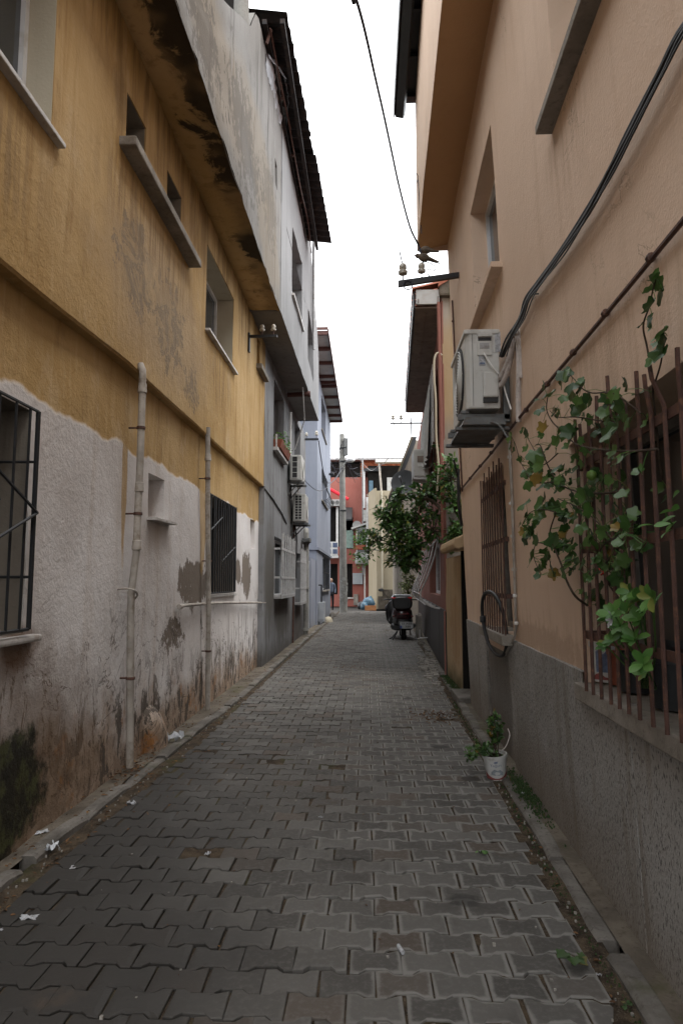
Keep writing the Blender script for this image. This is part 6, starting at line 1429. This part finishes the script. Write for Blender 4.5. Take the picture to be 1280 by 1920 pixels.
m = MB(); m.loft([(-.09, 0, 1.09, .19, .018), (-.055, 0, 1.10, .208, .022), (.05, 0, 1.10, .222, .024)], 14, 4, FS); m.build('reflector', M['redlens'], tb, smooth=True)
m = MB(); m.loft([(-.06, 0, 1.155, .18, .02), (.05, 0, 1.165, .20, .022), (.2, 0, 1.16, .19, .02)], 14, 3, FS); m.build('lid', M['greybox'], tb, smooth=True)
sbox(-.10, .12, -.075, -.045, .665, .695, 'tail_light', 'darklens', .012)
for s in (-1, 1): sbox(s * .185 - .025, s * .185 + .025, -.02, .03, .60, .64, 'indicator', 'darklens', .012)
m = MB(); m.loft([(-.10, .02, .42, .12, .012), (-.06, .02, .45, .13, .04), (.06, .02, .46, .13, .06)], 10, 3, FS); m.build('plate_holder', M['scooterblack'], sc)
pl_ = MB(); pl_.box(-.07, .19, .31, .48, -.112, -.105, lambda u, v, w: FS(u + .0, w, v)); plo = pl_.build('license_plate', M['plate'], sc, bevel=.004)
def ptext(s, cx, cz, size):
    me = text_mesh(s, size); me.transform(Matrix.Translation((cx, cz, 0))); vs = [FS(v.co.x, -.1145, v.co.y) for v in me.vertices]
    for v, p in zip(me.vertices, vs): v.co = Vector(p) - Vector(sc['_o'])
    me.materials.clear(); me.materials.append(M['ink']); o = bpy.data.objects.new('lettering', me); COL.objects.link(o); o.parent = plo; o['_o'] = sc['_o']
ptext('35 ABB', .065, .435, .072); ptext('388', .085, .358, .082)
pb = MB(); pb.box(-.068, -.035, .313, .385, -.1135, -.111, lambda u, v, w: FS(u, w, v)); pb.build('plate_band', M['plateblue'], plo)
m = MB(); m.tube(curve([FS(-.36, 1.02, 1.02), FS(-.22, 1.08, 1.03), FS(0, 1.12, 1.0), FS(.22, 1.08, 1.03), FS(.36, 1.02, 1.02)]), .018, 8); m.build('handlebar', M['scooterblack'], sc, smooth=True)
m = MB(); m.loft([(1.0, -.06, 1.06, .08, .04), (1.08, -.06, 1.07, .14, .07), (1.2, -.04, 1.04, .12, .08), (1.28, 0, 1.0, .05, .03)], 12, 2.4, FS); m.build('handlebar_cover', M['chrome'], sc, smooth=True)
for s in (-1, 1):
    m = MB(); m.tube(curve([FS(s * .24, 1.08, 1.05), FS(s * .33, 1.05, 1.18), FS(s * .38 , 1.0, 1.26)]), .008, 5); mi = m.build('mirror', M['scooterblack'], sc)
    m = MB(); m.loft([(-.0, 0, 0, .045, .03), (.02, 0, 0, .06, .045), (.05, 0, 0, .03, .02)], 12, 2.2, lambda x, y, z: FS(s * .40 + x, .97 + y, 1.29 + z)); m.build('mirror_glass', M['dish'], mi, smooth=True)
m = MB(); m.lathe([(.045, -.18), (.058, -.16), (.058, .16), (.03, .2)], FS(.22, .28, .36), (0, -1, .12), 10); m.build('exhaust', M['scooterblack'], sc, smooth=True)
m = MB(); m.tube([FS(-.10, .62, .22), FS(-.24, .42, .03), FS(-.29, .38, .01)], .014, 5); m.tube([FS(-.12, .3, .20), FS(-.23, .12, .012)], .016, 5); m.build('stand', M['iron'], sc)
m = MB(); m.tube(curve([FS(-.22, .5, .60), FS(-.26, .9, .45), FS(-.25, 1.1, .75)]), .02, 6); m.build('leg_shield_edge', M['scooterblack'], sc)

# ------------------------------------------------------------------ rubbish at the far corner
def lump(name, mat, c, s, seed, label, cat, parent=None):
    m = MB(); n = 14; rows = 8
    for i in range(rows + 1):
        th_ = math.pi * i / rows
        for k in range(n):
            q = 2 * math.pi * k / n; v = Vector((math.sin(th_) * math.cos(q), math.sin(th_) * math.sin(q), math.cos(th_))); d = 1 + .28 * mnoise.noise(v * 2.2 + Vector((seed, 0, 0))) + .12 * mnoise.noise(v * 6 + Vector((seed, 3, 0)))
            m.v.append((c[0] + s[0] * v.x * d, c[1] + s[1] * v.y * d, max(.005, c[2] + s[2] * v.z * d)))
    for i in range(rows):
        for k in range(n): m.f.append((i * n + k, i * n + (k + 1) % n, (i + 1) * n + (k + 1) % n, (i + 1) * n + k))
    o = m.build(name, M[mat], smooth='all'); tag(o, label, cat); return o
lump('rubbish_bag', 'bag', (.02, 38.0, .36), (.34, .3, .36), 1, 'larger blue rubbish bag against the cream house corner', 'rubbish bag')
lump('rubbish_bag', 'bag', (-.22, 37.8, .2), (.22, .25, .24), 4, 'smaller blue rubbish bag leaning left of the larger one', 'rubbish bag')
lump('rubbish_bag', 'bagblack', (-.38, 38.3, .2), (.24, .25, .26), 7, 'black rubbish bag behind the blue bags at the far corner', 'rubbish bag')
cbx = thing('cardboard_box', 'open orange cardboard box in front of the blue rubbish bags', 'box', (.2, 37.2, 0))
m = MB()
for (x0, x1, y0, y1) in ((-.18, .42, 37.0, 37.02), (-.18, .42, 37.3, 37.32), (-.18, -.16, 37.02, 37.3), (.40, .42, 37.02, 37.3)): m.box(x0, x1, y0, y1, .0, .26 + .1 * (x0 > .3))
m.box(-.16, .40, 37.02, 37.3, .0, .02); m.build('carton', M['cardboard'], cbx); m = MB(); m.quad((.40, 37.0, .36), (.42, 37.3, .36), (.52, 37.3, .44), (.5, 37.0, .46)); m.build('flap', M['cardboard'], cbx)
lump('rubbish_bag', 'bagblack', (1.18, 37.6, .14), (.3, .2, .2), 9, 'dark crumpled sack at the foot of the cream wall behind the scooter', 'rubbish bag')

# ------------------------------------------------------------------ person turning the far corner
def skin(name, pts, edges, radii, mat, parent, sub=2):
    me = bpy.data.meshes.new(name); off = Vector(parent['_o']); me.from_pydata([tuple(Vector(p) - off) for p in pts], edges, [])
    o = bpy.data.objects.new(name, me); COL.objects.link(o); o.parent = parent; o['_o'] = parent['_o']; me.materials.append(M[mat])
    md = o.modifiers.new('skin', 'SKIN'); sv = me.skin_vertices[0].data if me.skin_vertices else None
    if sv:
        for i, r in enumerate(radii): sv[i].radius = r if isinstance(r, tuple) else (r, r); sv[i].use_root = (i == 0)
    md.use_smooth_shade = True; s = o.modifiers.new('sub', 'SUBSURF'); s.levels = s.render_levels = sub
    return o
pe = thing('person', 'person in blue-grey top and black trousers walking by the far corner', 'person', (-1.99, 36.9, 0))
px_, py_ = -1.99, 36.9
B = lambda x, y, z: (px_ + x, py_ + y, z)
pts = [B(0, 0, .93), B(0, 0, 1.12), B(0, -.01, 1.32), B(0, -.01, 1.44), B(0, -.02, 1.52), B(.17, 0, 1.40), B(.22, .03, 1.14), B(.22, -.10, .92), B(-.17, 0, 1.40), B(-.22, -.02, 1.14), B(-.21, -.12, .93)]
skin('person_body', pts, [(0, 1), (1, 2), (2, 3), (3, 4), (3, 5), (5, 6), (6, 7), (3, 8), (8, 9), (9, 10)], [(.155, .115), (.14, .105), (.165, .115), (.12, .09), .055, .062, .05, .036, .062, .05, .036], 'shirt', pe)
pts = [B(0, 0, .95), B(.085, 0, .88), B(.10, -.09, .48), B(.09, -.02, .09), B(.09, -.14, .05), B(-.085, 0, .88), B(-.09, .06, .48), B(-.085, .16, .10), B(-.085, .05, .05)]
skin('trousers', pts, [(0, 1), (1, 2), (2, 3), (3, 4), (0, 5), (5, 6), (6, 7), (7, 8)], [(.15, .11), .095, .065, .048, .04, .095, .065, .048, .04], 'trousers', pe)
m = MB(); m.lathe([(.03, -.02), (.05, .0), (.075, .05), (.088, .12), (.082, .18), (.05, .225), (.01, .24)], B(0, -.03, 1.50), (0, -.08, 1), 14); m.build('head', M['skin'], pe, smooth=True)
m = MB(); m.lathe([(.088, .10), (.097, .14), (.09, .20), (.055, .245), (.01, .255)], B(0, -.015, 1.50), (0, -.02, 1), 14); m.build('hair', M['trousers'], pe, smooth=True)
m = MB(); m.lathe([(.022, 0), (.012, .03)], B(0, -.115, 1.60), (0, -1, -.2), 6); m.build('nose', M['skin'], pe)

# ------------------------------------------------------------------ litter, leaves and weeds on the ground
rl = random.Random(31)
def scrap(name, x, y, s, mat, label, cat, z=.004, asp=.6, crumple=.45, group=None):
    s *= .82
    m = MB(); n = 7; a = rl.uniform(0, 6.28)
    for i in range(n + 1):
        for j in range(n + 1):
            u, v = (i / n - .5), (j / n - .5) * asp; d = 1 + .25 * rl.uniform(-1, 1) * (i in (0, n) or j in (0, n))
            m.v.append((x + s * d * (u * math.cos(a) - v * math.sin(a)), y + s * d * (u * math.sin(a) + v * math.cos(a)), z + s * crumple * (.25 + mnoise.noise(Vector((u * 4 + x * 9, v * 4 + y * 7, 3))))))
    for i in range(n):
        for j in range(n): m.f.append((i * (n + 1) + j, i * (n + 1) + j + 1, (i + 1) * (n + 1) + j + 1, (i + 1) * (n + 1) + j))
    o = m.build(name, M[mat]); tag(o, label, cat, group); return o
scrap('paper_scrap', -1.615, 4.76, .075, 'paper', 'white paper scrap beside the left kerb, nearest the guard stone', 'litter', asp=.45)
scrap('paper_scrap', -.306, 4.536, .035, 'paper', 'tiny white scrap in the middle of the paving', 'litter')
scrap('paper_scrap', -.891, 3.92, .05, 'paper', 'white scrap lying at the sunken paver', 'litter')
scrap('paper_scrap', -1.525, 3.178, .085, 'paper', 'bluish torn paper on the dark damp pavers near the lower left', 'litter', crumple=.15)
scrap('paper_scrap', -1.60, 3.06, .04, 'paper', 'smaller bluish scrap just below the torn paper', 'litter', crumple=.15)
scrap('plastic_wrapper', -1.775, 3.92, .12, 'tarp', 'crumpled clear plastic wrapper at the left kerb', 'litter', z=.02)
scrap('plastic_wrapper', -1.93, 4.13, .10, 'paper', 'flattened white wrapper on the left footing by the mould', 'litter', z=.034, crumple=.1)
scrap('paper_scrap', -1.56, 3.72, .055, 'paper', 'beige paper scrap on the pavers by the left kerb', 'litter', crumple=.1)
scrap('paper_scrap', -.68, 3.10, .022, 'paper', 'small bluish fleck left of the cigarette butt', 'litter')
scrap('paper_scrap', .876, 2.82, .022, 'paper', 'pale blue scrap in the right gutter', 'litter')
scrap('plastic_bag', -1.80, 6.45, .17, 'tarp', 'crumpled white plastic bag between the guard stone and the kerb', 'plastic bag', z=.06, crumple=.6)
scrap('paper_scrap', 1.07, 5.0, .04, 'paper', 'white fleck in the moss beside the white tub', 'litter', z=.03)
m = MB(); m.bar((.118, 2.995, .008), (.135, 2.94, .008), .0085, 8); o = m.build('cigarette_butt', M['paper'], smooth=True); tag(o, 'white cigarette butt in a joint of the near paving', 'cigarette butt')
DL = [leaf_mesh('dead_leaf', M['dead'], LANCE, .5, c) for c in (.3, -.3)]
scat = MB()
def leaf_at(x, y, z, s, seedrot=None):
    a = rl.uniform(0, 6.28); d = Vector((math.cos(a), math.sin(a), rl.gauss(0, .2))); o = len(scat.v); xx = d.cross(Vector((rl.gauss(0, .3), rl.gauss(0, .3), 1))).normalized(); zz = xx.cross(d)
    for (tt, w) in LANCE: scat.v += [tuple(Vector((x, y, z + .006)) + (d * tt - xx * w + zz * .4 * w) * s), tuple(Vector((x, y, z + .004)) + d * tt * s), tuple(Vector((x, y, z + .006)) + (d * tt + xx * w + zz * .4 * w) * s)]
    for k in range(4): q = o + k * 3; scat.f += [(q, q + 1, q + 4, q + 3), (q + 1, q + 2, q + 5, q + 4)]
for i in range(420):                                             # along the left kerb and footing
    y = 2.5 + 12 * rl.random() ** 1.6; x = rl.choice((kl(y) - .13 + rl.gauss(0, .05), kl(y) + .06 + rl.gauss(0, .05), kl(y) + abs(rl.gauss(.1, .15)))); leaf_at(x, y, .036 if x < kl(y) else .0, rl.uniform(.012, .035))
for i in range(130): leaf_at(-1.86 + rl.gauss(0, .06), 5.5 + rl.gauss(0, .28), .035 + .02 * rl.random(), rl.uniform(.015, .04))
for i in range(160): y = 2.5 + 11 * rl.random(); leaf_at(kr(y) - .04 + rl.gauss(0, .04), y, .0, rl.uniform(.01, .03))
for i in range(150): leaf_at(.80 + rl.gauss(0, .13), 7.9 + rl.gauss(0, .2), .0, rl.uniform(.02, .045))
for i in range(120): leaf_at(rl.uniform(-1.4, 1), rl.uniform(2.3, 14), .0, rl.uniform(.008, .022))
for i in range(40): leaf_at(-.35 + rl.gauss(0, .15), 12.3 + rl.gauss(0, .12), 0, .035)
scat.build('fallen_leaves', M['dead'], kind='stuff', smooth='all')
rub = MB()
for i in range(150):
    y = 12.6 + rl.gauss(0, .9); x = 1.10 + rl.gauss(0, .09) + (y - 12.6) * .03; s = rl.uniform(.012, .05); c = Vector((x, y, s * .3 + .03 * max(0, 1 - abs(y - 12.7))))
    rub.box(c.x - s * rl.uniform(.4, 1), c.x + s, c.y - s, c.y + s * rl.uniform(.4, 1.2), c.z - s * .4, c.z + s * .4)
for i in range(200):
    y = rl.uniform(2.2, 9); x = rl.choice((kr(y) - .035 + rl.gauss(0, .02), kl(y) + .05 + rl.gauss(0, .03), rl.uniform(-1.5, .9))); s = rl.uniform(.002, .006); rub.box(x - s, x + s, y - s, y + s, -.004, s * 1.2 + .001)
rub.build('rubble', M['debris'], kind='stuff')
def weed(x, y, n, s, label, me=None, cat='weed'):
    t = thing('weed', label, cat, (x, y, 0))
    for k in range(n):
        a = rl.uniform(0, 6.28); h = s * rl.uniform(.5, 1.4); tip = Vector((x + math.cos(a) * h * .5, y + math.sin(a) * h * .5, h * .8)); m = MB(); m.tube([(x, y, -.01), ((x + tip.x) / 2, (y + tip.y) / 2, h * .55), tip], .0025, 4); m.build('stem', M['weed'], t)
        put_leaf(me or WE[k % 2], t, tip, (math.cos(a), math.sin(a), -.2), (0, -.2, 1), s * rl.uniform(.6, 1))
WE = [lobed_mesh('leaf', M['weed'], 31, .2), lobed_mesh('leaf', M['weed'], 32, .1)]
weed(.80, 2.90, 6, .055, 'small dark weed growing between pavers at the lower right')
weed(.614, 3.986, 4, .035, 'yellow-green weed tuft in the paving right of the middle', ROS[0])
weed(.90, 2.62, 4, .025, 'little weed in the right gutter near the bottom edge')
weed(.86, 2.43, 5, .035, 'low weed by the right kerb at the very bottom')
mo = MB()
for i in range(900):
    y = 5.0 + rl.gauss(0, .28); x = 1.10 + rl.gauss(0, .035); a = rl.uniform(0, 6.28); s = rl.uniform(.004, .011); c = Vector((x, y, .024))
    mo.quad(c, c + Vector((s * math.cos(a), s * math.sin(a), s)), c + Vector((0, 0, s * 2)), c + Vector((s * math.cos(a + 2), s * math.sin(a + 2), s)))
for i in range(700):
    y = rl.uniform(9.6, 11.1); x = 1.21 + rl.gauss(0, .03); a = rl.uniform(0, 6.28); s = rl.uniform(.006, .016); c = Vector((x, y, .02))
    mo.quad(c, c + Vector((s * math.cos(a), s * math.sin(a), s)), c + Vector((0, 0, s * 2)), c + Vector((s * math.cos(a + 2), s * math.sin(a + 2), s)))
for i in range(900):
    y = rl.uniform(2.5, 9); x = kr(y) - .03 + rl.gauss(0, .012); a = rl.uniform(0, 6.28); s = rl.uniform(.003, .008); c = Vector((x, y, -.008))
    mo.quad(c, c + Vector((s * math.cos(a), s * math.sin(a), s)), c + Vector((0, 0, s * 2)), c + Vector((s * math.cos(a + 2), s * math.sin(a + 2), s)))
mo.build('moss', M['weed'], kind='stuff')
for me in [m_ for m_ in bpy.data.meshes if m_.users == 0]: bpy.data.meshes.remove(me)

GROUPS = {'insulator_bracket': 'insulator brackets on the house walls', 'air_conditioner': 'air conditioners on the house walls', 'rubbish_bag': 'rubbish bags at the end of the street', 'paper_scrap': 'paper scraps on the ground', 'plastic_wrapper': 'wrappers by the left kerb', 'street_wire': 'wires above the street', 'dove': 'birds at the corner bracket', 'plastic_tub': 'white plastic tubs', 'plant_pot': 'pots on the near window sill', 'weed': 'weeds in the paving', 'painted_stone': 'stones at the blue house corner'}
for o in S.objects:
    if o.parent is None and o.get('label') and o.name.split('.')[0] in GROUPS: o['group'] = GROUPS[o.name.split('.')[0]]
